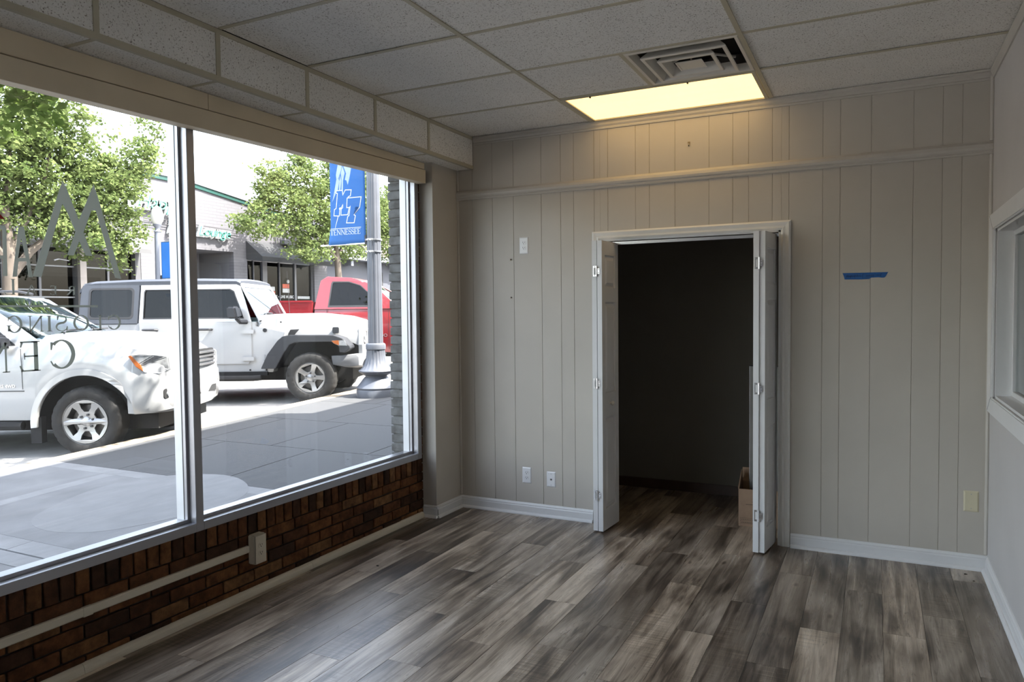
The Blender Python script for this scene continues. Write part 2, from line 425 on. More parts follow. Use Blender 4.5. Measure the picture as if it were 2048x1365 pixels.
b = B(); b.box(OX0 + .02, OX1 - .02, .03, .034, OZ - .04, OZ - .016); b.box(OX0 + .02, OX1 - .02, .058, .062, OZ - .04, OZ - .016); b.box(OX0 + .02, OX1 - .02, .03, .062, OZ - .020, OZ - .016)
b.build('door_track', M_CHROME, jb)
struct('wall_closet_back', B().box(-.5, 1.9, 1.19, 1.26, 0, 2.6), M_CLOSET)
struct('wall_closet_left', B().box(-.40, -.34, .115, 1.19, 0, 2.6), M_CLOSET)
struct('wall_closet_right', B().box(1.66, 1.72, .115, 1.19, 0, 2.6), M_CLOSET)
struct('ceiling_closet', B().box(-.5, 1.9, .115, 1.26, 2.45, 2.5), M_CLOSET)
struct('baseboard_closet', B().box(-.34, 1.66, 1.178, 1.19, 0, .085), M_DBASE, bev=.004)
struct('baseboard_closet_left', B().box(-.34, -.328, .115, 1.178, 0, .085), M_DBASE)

def leaf_bi(parent, f, r, faces=(1, -1)):
    """one bifold leaf from front edge point f to rear edge point r (x,y), raised panels on both faces"""
    f, r = Vector(f), Vector(r); L = (r - f).length; ang = math.atan2(r.y - f.y, r.x - f.x)
    T, Z0, Z1 = .034, .012, 2.022
    P = [(.16, .80), (.97, 1.60), (1.70, 1.925)]
    b = B(); s = .055
    b.box(0, L, -T / 2 + .010, T / 2 - .010, Z0, Z1)
    for y0, y1 in ((-T / 2, -T / 2 + .010), (T / 2 - .010, T / 2)):
        b.box(0, s, y0, y1, Z0, Z1); b.box(L - s, L, y0, y1, Z0, Z1)
        zs = [Z0] + [q for p in P for q in p] + [Z1]
        for k in range(0, len(zs), 2): b.box(s, L - s, y0, y1, zs[k], zs[k + 1])
    o = b.build('leaf', M_TRIM, parent, loc=(f.x, f.y, 0), rot=(0, 0, ang))
    for sg in (1, -1):
        for z0, z1 in P:
            y0 = sg * (T / 2 - .0102); y1 = sg * (T / 2 - .001); e, g = .010, .026
            x0, x1 = s + e, L - s - e
            q = B(); q.hexa([(x0, y0, z0 + e), (x1, y0, z0 + e), (x1, y0, z1 - e), (x0, y0, z1 - e), (x0 + g, y1, z0 + e + g), (x1 - g, y1, z0 + e + g), (x1 - g, y1, z1 - e - g), (x0 + g, y1, z1 - e - g)])
            q.build('raised_panel', M_TRIM, o)
    return o
def hinge(parent, x, y, z):
    h = B(); hh = .036
    h.plate([(-.026, -hh), (.0, -hh), (.0, hh), (-.026, hh)], [[(-.021, -.024), (-.006, -.024), (-.006, .024), (-.021, .024)]], .002, lambda a, c, d: (a, -d, c))
    o = h.build('hinge', M_CHROME, parent, loc=(x, y, z))
    B().box(.004, .021, -.002, 0, -.019, .019).build('hinge_leaf', M_CHROME, o)
    B().cyl((.001, -.004, -hh), (.001, -.004, hh), .0045, n=8).build('hinge_knuckle', M_CHROME, o)
    s = B()
    for sx, sz in ((-.013, .030), (-.013, -.030), (.014, .010), (.014, -.010)): s.cyl((sx, -.002, sz), (sx, -.0035, sz), .003, n=6)
    s.build('screw', mat('grey_screw_metal', (.2, .2, .2), .5, .8), o)  # hinge screws in plain grey metal
d1 = tag(empty('door_1', (.1, -.1, 0)), kind='structure')
def rel(p, o): return (p[0] - o[0], p[1] - o[1])
leaf_bi(d1, rel((.091, -.222), (.1, -.1)), rel((.094, .068), (.1, -.1)))
lb = leaf_bi(d1, rel((.131, -.228), (.1, -.1)), rel((.150, .066), (.1, -.1)))
for z in (.261, 1.040, 1.812): hinge(d1, .111 - .1, -.229 + .1, z)
kb = B().lathe([(.001, 0), (.007, 0), (.006, .010), (.012, .016), (.0155, .022), (.013, .029), (.006, .033), (.0005, .034)], 14, Matrix.Rotation(R(90), 4, 'X'))
kb.build('knob', mat('door_knob_paint', (.62, .58, .5), .3), lb, loc=(.135, -.017, .893), smooth=40)
d2 = tag(empty('door_2', (1.2, -.1, 0)), kind='structure')
leaf_bi(d2, rel((1.160, -.247), (1.2, -.1)), rel((1.196, .050), (1.2, -.1)))
leaf_bi(d2, rel((1.196, -.241), (1.2, -.1)), rel((1.234, .046), (1.2, -.1)))
for z in (.245, 1.045, 1.825): hinge(d2, 1.1775 - 1.2, -.246 + .1, z)

# ---- right wall with the white framed inner window
WY0, WY1, WZ0, WZ1 = -1.95, -.20, 1.035, 1.965
b = B(); X0, X1 = XR, XR + .14
b.box(X0, X1, YF - .1, WY0, 0, H + .1); b.box(X0, X1, WY1, .12, 0, H + .1); b.box(X0, X1, WY0, WY1, 0, WZ0); b.box(X0, X1, WY0, WY1, WZ1, H + .1)
struct('wall_right', b, M_WALLR)
w2 = tag(empty('window_2', (XR, -1.0, 1.5)), kind='structure')
def w2b(x0, x1, y0, y1, z0, z1, name, m, bev=.003): B().box(x0, x1, y0 + 1.0, y1 + 1.0, z0 - 1.5, z1 - 1.5).build(name, m, w2, bev=bev)
def cas(poly, nm):
    B().plate([(y + 1.0, z - 1.5) for y, z in poly], (), .020, lambda a, c, d: (-d, a, c)).build(nm, M_TRIM, w2, bev=.006, seg=2)
cw, ct = .155, .095
cas([(WY1, WZ0), (WY1 + cw, WZ0 - ct), (WY1 + cw, WZ1 + ct), (WY1, WZ1)], 'casing_leg')
cas([(WY0, WZ0), (WY0 - cw, WZ0 - ct), (WY0 - cw, WZ1 + ct), (WY0, WZ1)], 'casing_leg')
cas([(WY0, WZ1), (WY1, WZ1), (WY1 + cw, WZ1 + ct), (WY0 - cw, WZ1 + ct)], 'casing_head')
cas([(WY0, WZ0), (WY1, WZ0), (WY1 + cw, WZ0 - ct), (WY0 - cw, WZ0 - ct)], 'casing_apron')
for (y0, y1, z0, z1) in ((WY1 - .014, WY1, WZ0, WZ1), (WY0, WY0 + .014, WZ0, WZ1), (WY0, WY1, WZ1 - .014, WZ1), (WY0, WY1, WZ0, WZ0 + .014)):
    w2b(0, .14, y0, y1, z0, z1, 'reveal_board', M_TRIM, 0)
f = .028
for (y0, y1, z0, z1) in ((WY1 - .014 - f, WY1 - .014, WZ0 + .014, WZ1 - .014), (WY0 + .014, WY0 + .014 + f, WZ0 + .014, WZ1 - .014), (WY0 + .042, WY1 - .042, WZ1 - .014 - f, WZ1 - .014), (WY0 + .042, WY1 - .042, WZ0 + .014, WZ0 + .014 + f)):
    w2b(.075, .11, y0, y1, z0, z1, 'sash_bar', M_TRIM, .002)
w2b(.090, .094, WY0 + .042, WY1 - .042, WZ0 + .042, WZ1 - .042, 'pane', glass('inner_glass', (.80, .84, .84), 1.0, 1.5), 0)
# the unlit room beyond the inner window
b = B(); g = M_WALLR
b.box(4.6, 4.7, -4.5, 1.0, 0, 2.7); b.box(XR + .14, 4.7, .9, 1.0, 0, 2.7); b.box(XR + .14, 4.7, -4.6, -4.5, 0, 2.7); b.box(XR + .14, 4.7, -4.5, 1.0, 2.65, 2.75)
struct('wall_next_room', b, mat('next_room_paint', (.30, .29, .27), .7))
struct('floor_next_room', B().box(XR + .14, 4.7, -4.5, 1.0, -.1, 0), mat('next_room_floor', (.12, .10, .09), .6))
struct('wall_front', B().box(-1.45, XR + .2, YF - .12, YF, 0, H + .1), M_WALLR)

# ---- window wall: brick sill wall, storefront frame, panes
XO = -1.452                                     # outer face
WB, WR = .447, -.398                            # underside of sill frame, right outer side of frame
b = B(); b.box(XO, XB - .012, YF, YP, -.1, WB - .002); b.box(XO, XB - .012, WR + .002, YP, WB - .002, HS + .1)
b.box(XO, XB - .012, YF, YP, 2.66, 3.2)
wl = struct('wall_left', b, M_MORTAR)
CZ = .0677
def bm_(l, h_): return B().box(0, .014, -l / 2, l / 2, -h_ / 2, h_ / 2).mesh('brick', M_BRICK, bev=.003, seg=1)
full, sold, cut = bm_(.205, .0585), B().box(0, .014, -.0292, .0292, -.056, .056).mesh('brick', M_BRICK, bev=.003, seg=1), {}
for c in range(5):
    y = -1.842 + (.215 / 2 if c % 2 == 1 else 0) + .215 * 7 + rnd.uniform(-.006, .006)
    z = c * CZ + CZ / 2
    while y > -4.6:
        a, e = y - .1025, min(y + .1025, YP - .004)
        if e - a > .03:
            L_ = round(e - a, 3)
            me = full if L_ > .2 else cut.setdefault(L_, bm_(L_, .0585))
            inst('brick', me, wl, (XB - .013 + rnd.uniform(0, .002), (a + e) / 2, z + rnd.uniform(-.001, .001)))
        y -= .215
y = -.414
while y > -4.6:
    inst('brick', sold, wl, (XB - .013 + rnd.uniform(0, .003), y, .336 + .060 + rnd.uniform(-.003, .003)), (rnd.uniform(-.02, .02), 0, 0)); y -= .0688
small = bm_(.028, .0585)
for c in range(7, 37):
    inst('brick', small, wl, (XB - .013 + rnd.uniform(0, .002), (WR + YP) / 2, c * CZ + CZ / 2 - .0))
inst('brick', small, wl, (XB - .013, (WR + YP) / 2, 5.5 * CZ)); inst('brick', small, wl, (XB - .013, (WR + YP) / 2, 6.5 * CZ))
# grey painted return of the outside pier, seen through the glass
ep = struct('wall_pier', B().box(-1.455, -1.345, WR - .030, YP + .6, -.3, 3.1), M_GBRICK)
for c in range(0, 40):
    j = rnd.uniform(-.004, .004)
    B().box(-1.468 + j, -1.346, WR - .040 + j / 2, WR + .02, 0, .058).build('brick', M_GBRICK, ep, loc=(0, 0, c * CZ - .05), bev=.004, seg=1)

XFR = -1.222; XG = -1.290
def zh(y): return 2.535 + (y + .45) * .0175       # underside of the frame head
w1 = tag(empty('window_1', (XFR, -2.42, WB)), kind='structure')
W1 = (XFR, -2.42, WB)
def wbx(name, m, x0, x1, y0, y1, z0, z1, bev=0):
    return B().box(x0 - W1[0], x1 - W1[0], y0 - W1[1], y1 - W1[1], z0 - W1[2], z1 - W1[2]).build(name, m, w1, bev=bev)
def whex(name, m, x0, x1, y0, y1, za0, za1, zb0, zb1):
    v = [(x0, y0, za0), (x1, y0, za0), (x1, y1, zb0), (x0, y1, zb0), (x0, y0, za1), (x1, y0, za1), (x1, y1, zb1), (x0, y1, zb1)]
    return B().hexa([(a - W1[0], c - W1[1], d - W1[2]) for a, c, d in v]).build(name, m, w1)
M_HEAD = mat('dark_head_metal', (.10, .10, .11), .5, .4)
MU = [(-2.444, -2.398), (-4.52, -4.474), (-6.596, -6.55)]
XBK = -1.345
ZT = 2.60
bays = [(-2.398, -.446), (-4.474, -2.444), (-6.55, -4.52), (YF, -6.596)]  # last bay lies unseen behind the camera, added for more daylight
wbx('jamb', M_ALU, XBK, XFR, -.446, WR, WB, ZT, .0015)
for y0, y1 in MU: wbx('mullion', M_ALU, XBK, XFR, y0, y1, WB, ZT, .0015)
for y0, y1 in bays:
    wbx('sill', M_ALU, XBK, XFR, y0, y1, WB, WB + .044, .0015)
    wbx('sill_stop', M_ALU, XG + .004, XG + .022, y0 + .0, y1, WB + .044, WB + .062, .001)
    wbx('sill_stop', M_ALU, XBK, XG - .004, y0, y1, WB + .044, WB + .058, .001)
    wbx('gasket', M_DARK, XG - .004, XG + .004, y0, y1, WB + .044, WB + .056)
    whex('head', M_HEAD, XBK, XFR, y0, y1, zh(y0), ZT, zh(y1), ZT)
    whex('head_stop', M_HEAD, XG + .004, XG + .022, y0, y1, zh(y0) - .018, zh(y0), zh(y1) - .018, zh(y1))
    for ys in (y0, y1):
        s = 1 if ys == y0 else -1
        a, c = sorted((ys, ys + s * .014))
        wbx('side_stop', M_ALU, XG + .004, XG + .022, a, c, WB + .062, zh(ys) - .018)
        wbx('side_stop', mat('white_stop', (.7, .71, .72), .4, .2), XBK, XG - .004, a, c, WB + .058, zh(ys))
        wbx('gasket', M_DARK, XG - .004, XG + .004, a, c, WB + .056, zh(ys))
panes = []
for y0, y1 in bays:
    panes.append(whex('pane', M_GLASS, XG - .003, XG + .003, y0 + .005, y1 - .005, WB + .046, zh(y0) + .01, WB + .046, zh(y1) + .01))

# valance board over the window head
def valz(y): return 2.492 + (y + .41) * .0185
va = tag(empty('trim_8', (-1.16, -3.4, 2.5)), kind='structure')
def vhex(name, x0, x1, y0, y1, f0, f1):
    v = [(x0, y0, f0(y0)), (x1, y0, f0(y0)), (x1, y1, f0(y1)), (x0, y1, f0(y1)), (x0, y0, f1(y0)), (x1, y0, f1(y0)), (x1, y1, f1(y1)), (x0, y1, f1(y1))]
    return B().hexa([(a + 1.16, c + 3.4, d - 2.5) for a, c, d in v]).build(name, M_VAL, va, bev=.002, seg=1)
vhex('valance_board', -1.218, -1.150, YF, -.402, valz, lambda y: valz(y) + .0965)
vhex('valance_board', -1.218, -1.156, -2.36, -.408, lambda y: valz(y) + .1015, lambda y: HS - .006)
vhex('valance_board', -1.218, -1.156, YF, -2.362, lambda y: valz(y) + .1015, lambda y: HS - .006)
# ================================================================ BUILDING SHELL (roof and facade that shade the street and the room)
M_FAC = mat('facade_paint', (.33, .33, .32), .8)
struct('roof', B().box(-1.44, 9.0, -14.0, 3.7, 6.15, 6.3), M_FAC)
struct('wall_facade', B().box(-1.452, -1.36, -14.0, 3.7, 3.0, 6.36), M_FAC)
b = B(); b.box(-1.452, 9.0, 3.7, 22.0, -.3, 5.62)
struct('wall_shade_neighbour', b, M_FAC)  # unseen block, sized to step back the shadow edge on the sidewalk
b = B(); b.box(-1.40, 9, -14.0, -13.8, -.2, 6.3); b.box(8.8, 9, -14, 3.7, -.2, 6.3); b.box(-1.452, 9, -14, YF - .2, -.3, 6.2); b.box(-1.452, 9, 1.45, 3.69, -.3, 6.2); b.box(4.8, 9, YF - .2, 1.45, -.3, 6.2)
struct('wall_shell', b, M_FAC)
# ================================================================ FITTINGS IN THE ROOM
# ---- troffer light
lf = tag(empty('ceiling_light', (PT, -.32, H)), 'lit fluorescent ceiling light panel with warm yellowish diffuser against back wall', 'light')
fx, fy = PT - .016, .300
b = B(); b.plate([(-fx, -fy), (fx, -fy), (fx, fy - .002), (-fx, fy - .002)], [[(-fx + .022, -fy + .020), (-fx + .022, fy - .018), (fx - .022, fy - .018), (fx - .022, -fy + .020)]], .008)
b.build('frame', M_GRID, lf, loc=(0, 0, -.004))
def diff_mat():
    m, nt, p = nmat('glowing_diffuser'); v = coords(nt, (1.2, 14, 1))
    n = noise(nt, v, .9, 2)
    c = ramp(nt, n, ((.35, (1.0, .65, .250)), (.65, (1.0, .675, .275))))
    nt.links.new(c, p.inputs['Emission Color']); p.inputs['Emission Strength'].default_value = LAMP; p.inputs['Base Color'].default_value = (.8, .78, .7, 1); p.inputs['Roughness'].default_value = .5
    return m
LAMP = 1.42
B().box(-fx + .018, fx - .018, -fy + .016, fy - .014, .006, .010).build('diffuser', diff_mat(), lf)
b = B(); b.box(-fx, fx, -fy, fy, .09, .095); b.box(-fx, -fx + .004, -fy, fy, .011, .09); b.box(fx - .004, fx, -fy, fy, .011, .09)
b.build('housing', M_PLATE, lf)
for x in (-.40, .21): B().box(x - .004, x + .004, -fy + .006, -fy + .020, -.012, -.003).build('clip', M_DARK, lf)

# ---- square air diffuser
M_VENT = mat('vent_enamel', (.70, .67, .61), .35, .0, var=.03)
av = tag(empty('air_diffuser', (1.5 * PT, -.63 - PT / 2, H)), 'square four-way metal air diffuser in ceiling beside the light panel', 'air vent')
def sq_ring(a0, z0, a1, z1, t=.004):
    b = B(); q = lambda a, z: [(-a, -a, z), (a, -a, z), (a, a, z), (-a, a, z)]
    b.loft([q(a0, z0), q(a0 - .004, z0 - .004), q(a0 - .020, z0 - .003), q(a1, z1), q(a1 + t, z1 + .001), q(a0 - .002, z0 + .006), q(a0, z0)], True); return b
fo = .292
sq_ring(fo, .0, .255, .035).build('outer_frame', M_VENT, av, bev=0)
sq_ring(.222, -.014, .180, .030).build('louver_ring', M_VENT, av)
sq_ring(.150, -.018, .108, .026).build('louver_ring', M_VENT, av)
b = B(); q = lambda a, z: [(-a, -a, z), (a, -a, z), (a, a, z), (-a, a, z)]
b.loft([q(.072, -.014), q(.064, -.017), q(.040, -.004), q(.006, -.004)], True, False); b.loft([q(.072, -.014), q(.064, -.008), q(.01, .01)], True, True)
b.build('louver_centre', M_VENT, av)
b = B(); b.box(-.288, .288, -.288, .288, .16, .165); b.box(-.288, -.284, -.288, .288, .0, .16); b.box(.284, .288, -.288, .288, .0, .16); b.box(-.288, .288, -.288, -.284, .0, .16); b.box(-.288, .288, .284, .288, 0, .16)
b.build('plenum', mat('galvanised_steel', (.30, .30, .30), .4, .6, var=.1), av)
b = B(); b.lathe([(.14, .159), (.14, .08), (.135, .08), (.135, .159)], 24); b.build('duct_collar', mat('dark_duct', (.09, .055, .035), .6), av)
b = B(); b.cyl((-.2, -.2, .06), (.2, .2, .06), .008, n=6); b.cyl((-.2, .2, .06), (.2, -.2, .06), .008, n=6); b.cyl((0, 0, -.004), (0, 0, .06), .005, n=6); b.build('strut', M_VENT, av)

# ---- wall plates
def wall_plate(name, x, z, w_, h_, label, cat, m, kind):
    o = tag(empty(name, (x, 0, z)), label, cat)
    b = B(); b.hexa([(-w_ / 2, -.0005, -h_ / 2), (w_ / 2, -.0005, -h_ / 2), (w_ / 2, -.0005, h_ / 2), (-w_ / 2, -.0005, h_ / 2), (-w_ / 2 + .008, -.006, -h_ / 2 + .008), (w_ / 2 - .008, -.006, -h_ / 2 + .008), (w_ / 2 - .008, -.006, h_ / 2 - .008), (-w_ / 2 + .008, -.006, h_ / 2 - .008)])
    b.build('cover_plate', m, o, bev=.0012, seg=1)
    if kind == 'duplex':
        for dz in (.0195, -.0195):
            r = B().plate([(a, c) for a, c in rrect(-.0165, .0165, -.0145, .0145, .010)], (), .003, lambda a, c, d: (a, -.0055 - d, c + dz)).build('receptacle', m, o)
            s = B(); s.box(-.0078, -.0058, -.0094, -.0084, dz - .001, dz + .009); s.box(.0058, .0078, -.0094, -.0084, dz - .001, dz + .008); s.cyl((0, -.0094, dz - .007), (0, -.0084, dz - .007), .0028, n=8)
            s.build('slot', M_BLACK, r)
        B().cyl((0, -.0075, 0), (0, -.006, 0), .003, n=8).build('screw', m, o)
    elif kind == 'coax':
        B().box(-.007, .007, -.0065, -.006, -.007, .005).build('socket', M_BLACK, o); B().cyl((0, -.011, -.002), (0, -.006, -.002), .0045, n=8).build('socket_pin', M_CHROME, o)
        for dz in (.042, -.042): B().cyl((0, -.0072, dz), (0, -.006, dz), .003, n=8).build('screw', mat('screw_grey', (.4, .4, .42), .5, .5), o)
    else:
        for dz in (.042, -.042): B().cyl((0, -.0072, dz), (0, -.006, dz), .003, n=8).build('screw', mat('screw_grey', (.4, .4, .42), .5, .5), o)
    return o
wall_plate('wall_outlet', -.545, 2.037, .076, .127, 'white duplex wall outlet mounted high on grey panelled wall', 'outlet', M_PLATE, 'duplex')
wall_plate('wall_outlet', -.539, .299, .076, .124, 'white duplex wall outlet low above baseboard, left of cable jack plate', 'outlet', M_PLATE, 'duplex')
wall_plate('jack_plate', -.338, .285, .074, .118, 'white single jack plate low on wall between outlet and closet door', 'wall plate', M_PLATE, 'coax')
wall_plate('blank_plate', 2.335, .402, .079, .125, 'ivory blank cover plate low on wall near right corner', 'wall plate', M_IVORY, 'blank')

# ---- painter's tape with pen scribble
tp = tag(empty('masking_tape', (1.765, 0, 1.737)), 'torn strip of blue painter tape with black handwriting on wall', 'tape')
top = [(-.126, .020), (.126, .018)]
out = [(-.126, .021), (-.122, .010), (-.117, -.004), (-.114, -.019), (-.02, -.021), (.022, -.020), (.034, -.012), (.055, -.0115), (.075, -.011), (.09, -.0135), (.105, -.014), (.113, -.007), (.118, .004), (.127, .0195)]
B().plate(out, (), .0008, lambda a, c, d: (a, -.0006 - d, c)).build('strip', mat('blue_tape', (.012, .10, .33), .55, var=.1, vs_=30), tp)
ink = B()
def scrib(pts, r=.0008):
    ink.tube([(a, -.0016, c) for a, c in pts], r, 4)
x = -.103
for k, ch in enumerate('jhopwxyzbar'):
    if ch in 'jpy': scrib([(x, .006), (x, -.012)]); scrib([(x, .004), (x + .004, .006), (x + .006, .001), (x + .002, -.002), (x, -.001)])
    elif ch in 'hb': scrib([(x, .012), (x, -.004)]); scrib([(x, .002), (x + .004, .003), (x + .005, -.004)])
    else: scrib([(x, .003), (x + .002, -.004), (x + .004, .003), (x + .006, -.003)])
    x += .0075
scrib([(-.012, .013), (-.014, -.014)], .001)
x = .006
for k, ch in enumerate('coaster'):
    scrib([(x + .004, .005), (x, .002), (x + .001, -.004), (x + .005, -.003)]); x += .0065
x = .064
for k in range(3): scrib([(x, .004), (x + .002, -.003), (x + .005, .005)]); x += .007
scrib([(.088, .012), (.086, -.005)], .001); scrib([(.086, .012), (.097, .012)], .001)
ink.build('handwriting', mat('pen_ink', (.004, .008, .03), .6), tp)

# ---- small hardware left in the wall
hk = tag(empty('picture_hook', (.690, 0, 2.658)), 'tiny metal picture hook above the closet door', 'hook')
b = B(); b.box(-.008, .008, -.0015, -.0002, .006, .014); b.tube([(-.006, -.003, .010), (-.003, -.004, -.004), (0, -.006, -.014), (.003, -.004, -.004), (.006, -.003, .010)], .0014, 5); b.build('wire', mat('old_brass', (.28, .22, .12), .5, .5), hk)
B().cyl((0, -.0085, -.013), (0, -.0005, -.013), .004, n=8).build('pin', M_DARK, hk)
for z, lb_ in ((1.936, 'upper rusty wall screw beside panel groove below the high outlet'), (1.649, 'lower rusty wall screw beside panel groove below the high outlet')):
    o = tag(empty('wall_screw', (-.654, 0, z)), lb_, 'screw', 'screws left in the panelled wall')
    B().cyl((0, -.006, 0), (0, 0, 0), .0065, .004, 10).build('screw_head', mat('rust', (.07, .045, .03), .7), o)
    B().cyl((-.006, -.0012, -.006), (-.006, 0, -.006), .005, n=8).build('plug', mat('tan_plug', (.5, .42, .3), .7), o)

# ---- surface raceway and outlet box on the brick, cable channel along the floor
rc = tag(empty('wire_raceway', (XB, -4.2, .262)), 'cream surface wire raceway running along the brick below window', 'raceway')
for y0, y1 in ((-3.02, -2.11), (-4.55, -3.024), (-6.2, -4.554)):
    B().prism([(0.002, -.019), (.016, -.019), (.020, -.014), (.020, .014), (.016, .019), (.002, .019)], y0 + 4.2, y1 + 4.2, 'y').build('channel', M_CREAM, rc)
B().box(.0, .0215, -3.045 + 4.2, -3.0 + 4.2, -.0205, .0205).build('coupling', M_CREAM, rc, bev=.002)
ob = tag(empty('outlet_box', (XB, -2.062, .256)), 'cream surface outlet box on brick wall at end of raceway', 'outlet')
B().box(.001, .052, -.042, .042, -.080, .080).build('box', M_CREAM, ob, bev=.006)
B().box(.052, .056, -.040, .040, -.078, .078).build('cover_plate', M_CREAM, ob, bev=.003)
for dz in (.0215, -.0215):
    r = B().plate(rrect(-.0165, .0165, -.0145, .0145, .010), (), .002, lambda a, c, d: (.0555 + d, a, c + dz)).build('receptacle', M_CREAM, ob)
    s = B(); s.box(.0575, .0580, -.0080, -.0056, dz - .001, dz + .009); s.box(.0575, .0580, .0056, .0080, dz - .001, dz + .008); s.cyl((.0575, 0, dz - .007), (.0580, 0, dz - .007), .003, n=8)
    s.build('slot', M_BLACK, r)
fc = tag(empty('floor_cable_channel', (XB, -3.0, 0)), 'long cream half-round cable channel on floor along the brick wall', 'raceway')
pr = [(.0, 0), (.027, 0), (.0275, .010), (.025, .024), (.019, .034), (.010, .040), (0, .041)]
for y0, y1 in ((-1.62, YP - .030), (-3.05, -1.622), (-4.6, -3.052), (-6.3, -4.602)):
    B().prism(pr, y0 + 3.0, y1 + 3.0, 'y').build('channel', M_CREAM, fc)

# ---- cardboard box and leaning things in the closet
M_CARD = mat('cardboard', (.33, .22, .145), .8, var=.12, vs_=12)
cb = tag(empty('cardboard_box', (1.16, .50, 0), R(4)), 'open brown cardboard box standing inside the dark closet', 'box')
bw, bd, bh, t = .21, .14, .265, .005
for nm, a in (('panel', (-bw, bw, -bd, -bd + t, 0, bh)), ('panel', (-bw, bw, bd - t, bd, 0, bh)), ('panel', (-bw, -bw + t, -bd + t, bd - t, 0, bh)), ('panel', (bw - t, bw, -bd + t, bd - t, 0, bh)), ('bottom', (-bw + t, bw - t, -bd + t, bd - t, 0, t))):
    B().box(*a).build(nm, M_CARD, cb)
B().hexa([(-bw, bd - t, bh), (bw, bd - t, bh), (bw, bd, bh), (-bw, bd, bh), (-bw, bd + .05, bh + .09), (bw, bd + .05, bh + .09), (bw, bd + .055, bh + .088), (-bw, bd + .055, bh + .088)]).build('flap', M_CARD, cb)
B().hexa([(-bw, -bd, bh), (-bw + t, -bd, bh), (-bw + t, bd, bh), (-bw, bd, bh), (-bw - .004, -bd, bh + .002), (-bw + .001, -bd, bh + .002), (-bw + .001, bd, bh + .085), (-bw - .004, bd, bh + .085)]).build('flap', M_CARD, cb)
b = B()
M_PRINT = mat('brown_print', (.12, .085, .06), .8)
for k in range(3): b.box(-bw + .012, bw - .02, -bd - .0008, -bd - .0001, .018 + .02 * k, .0195 + .02 * k)
b.box(-bw + .012, -bw + .0135, -bd - .0008, -bd - .0001, .018, .0585); b.box(-bw + .10, -bw + .1015, -bd - .0008, -bd - .0001, .018, .0585)
for k in range(7): b.box(-bw + .02 + .012 * k, -bw + .028 + .012 * k, -bd - .0008, -bd - .0001, .024, .030); b.box(-bw + .02 + .012 * k, -bw + .027 + .012 * k, -bd - .0008, -bd - .0001, .045, .050)
b.box(-bw + .05, bw - .1, -bd - .0008, -bd - .0001, .155, .159); b.box(-bw + .09, bw - .1, -bd - .0008, -bd - .0001, .175, .178)
b.build('print', M_PRINT, cb)
ml = tag(empty('leaning_mirror', (1.268, .55, .006)), 'tall narrow dark mirror with thin edge standing in cardboard box', 'mirror')
M_MIR = mat('dim_mirror', (.22, .215, .20), .4, .2, var=.1)
B().box(-.26, .06, -.004, .004, 0, 1.12).build('mirror_glass', M_MIR, ml); B().box(-.264, -.26, -.005, .005, 0, 1.12).build('edge_strip', M_CHROME, ml)
B().box(-.264, .06, -.006, .006, 1.12, 1.126).build('edge_strip', M_DARK, ml)
bl = tag(empty('blue_pouch', (1.06, .46, .006)), 'blue plastic pouch poking out of the cardboard box', 'pouch')
B().loft([[(-.03, -.02, 0), (.06, -.02, 0), (.06, .02, 0), (-.03, .02, 0)], [(-.03, -.03, .18), (.07, -.03, .2), (.07, .03, .2), (-.03, .03, .18)], [(-.01, -.01, .275), (.06, -.01, .30), (.06, .01, .30), (-.01, .01, .275)]], True, True).build('bag', mat('blue_plastic', (.03, .12, .42), .35), bl, smooth=30)
wr = tag(empty('blind_roll', (1.46, .26, 0)), 'white slatted blind standing on end behind the right closet door', 'blind')
b = B()
for k in range(24): b.box(-.035, .035, -.028, .028, .30 + k * .014, .310 + k * .014)
b.build('slats', M_PLATE, wr); B().box(-.03, .03, -.022, .022, 0, .64).build('bundle', mat('beige_plastic', (.55, .52, .46), .5), wr)
B().box(-.04, .04, -.032, .032, .64, .68).build('headrail', mat('blue_plastic', (0, 0, 0)), wr)

# ---- crumbs on the floor
for k, (x, y, r_) in enumerate(((-.88, -1.42, .010), (2.30, -.115, .009), (2.33, -.22, .006))):
    b = B(); b.loft([[(r_ * math.cos(a) * s_ * (1 + .3 * math.sin(3 * a + k)), r_ * .6 * math.sin(a) * s_, z) for a in [i * math.pi / 3 for i in range(6)]] for s_, z in ((1, 0), (.9, r_ * .4), (.3, r_ * .6))], True, True)
    lbs = ['largest dark crumb on the floor below the brick wall', 'dark leaf crumb on floor in right corner, nearer the baseboard', 'small dark crumb on floor just in front of the right corner leaf crumb']
    tag(b.build('crumb', mat('dark_crumb', (.015, .012, .01), .8), None, loc=(x, y, 0)), lbs[k], 'crumb', 'bits of dirt on the floor')
# ================================================================ LETTERING ON THE GLASS (read from the street, so mirrored in here)
M_VINYL, nt_, p_ = nmat('grey_vinyl')
p_.inputs['Base Color'].default_value = (.22, .225, .21, 1); p_.inputs['Roughness'].default_value = .6
tl_ = nt_.nodes.new('ShaderNodeBsdfTranslucent'); tl_.inputs[0].default_value = (.26, .27, .25, 1); ad_ = nt_.nodes.new('ShaderNodeAddShader')
nt_.links.new(p_.outputs[0], ad_.inputs[0]); nt_.links.new(tl_.outputs[0], ad_.inputs[1]); nt_.links.new(ad_.outputs[0], nt_.nodes['Material Output'].inputs[0])
M_RED = mat('red_vinyl', (.45, .01, .01), .5)
pane_l = panes[1]
def vin(poly, holes=(), m=None, name='vinyl_letter', t=.0006):
    B().plate([(y - W1[1], z - W1[2]) for y, z in poly], [[(y - W1[1], z - W1[2]) for y, z in h] for h in holes], t, lambda a, c, d: (XG + .0032 - W1[0] + d, a, c)).build(name, m or M_VINYL, pane_l)
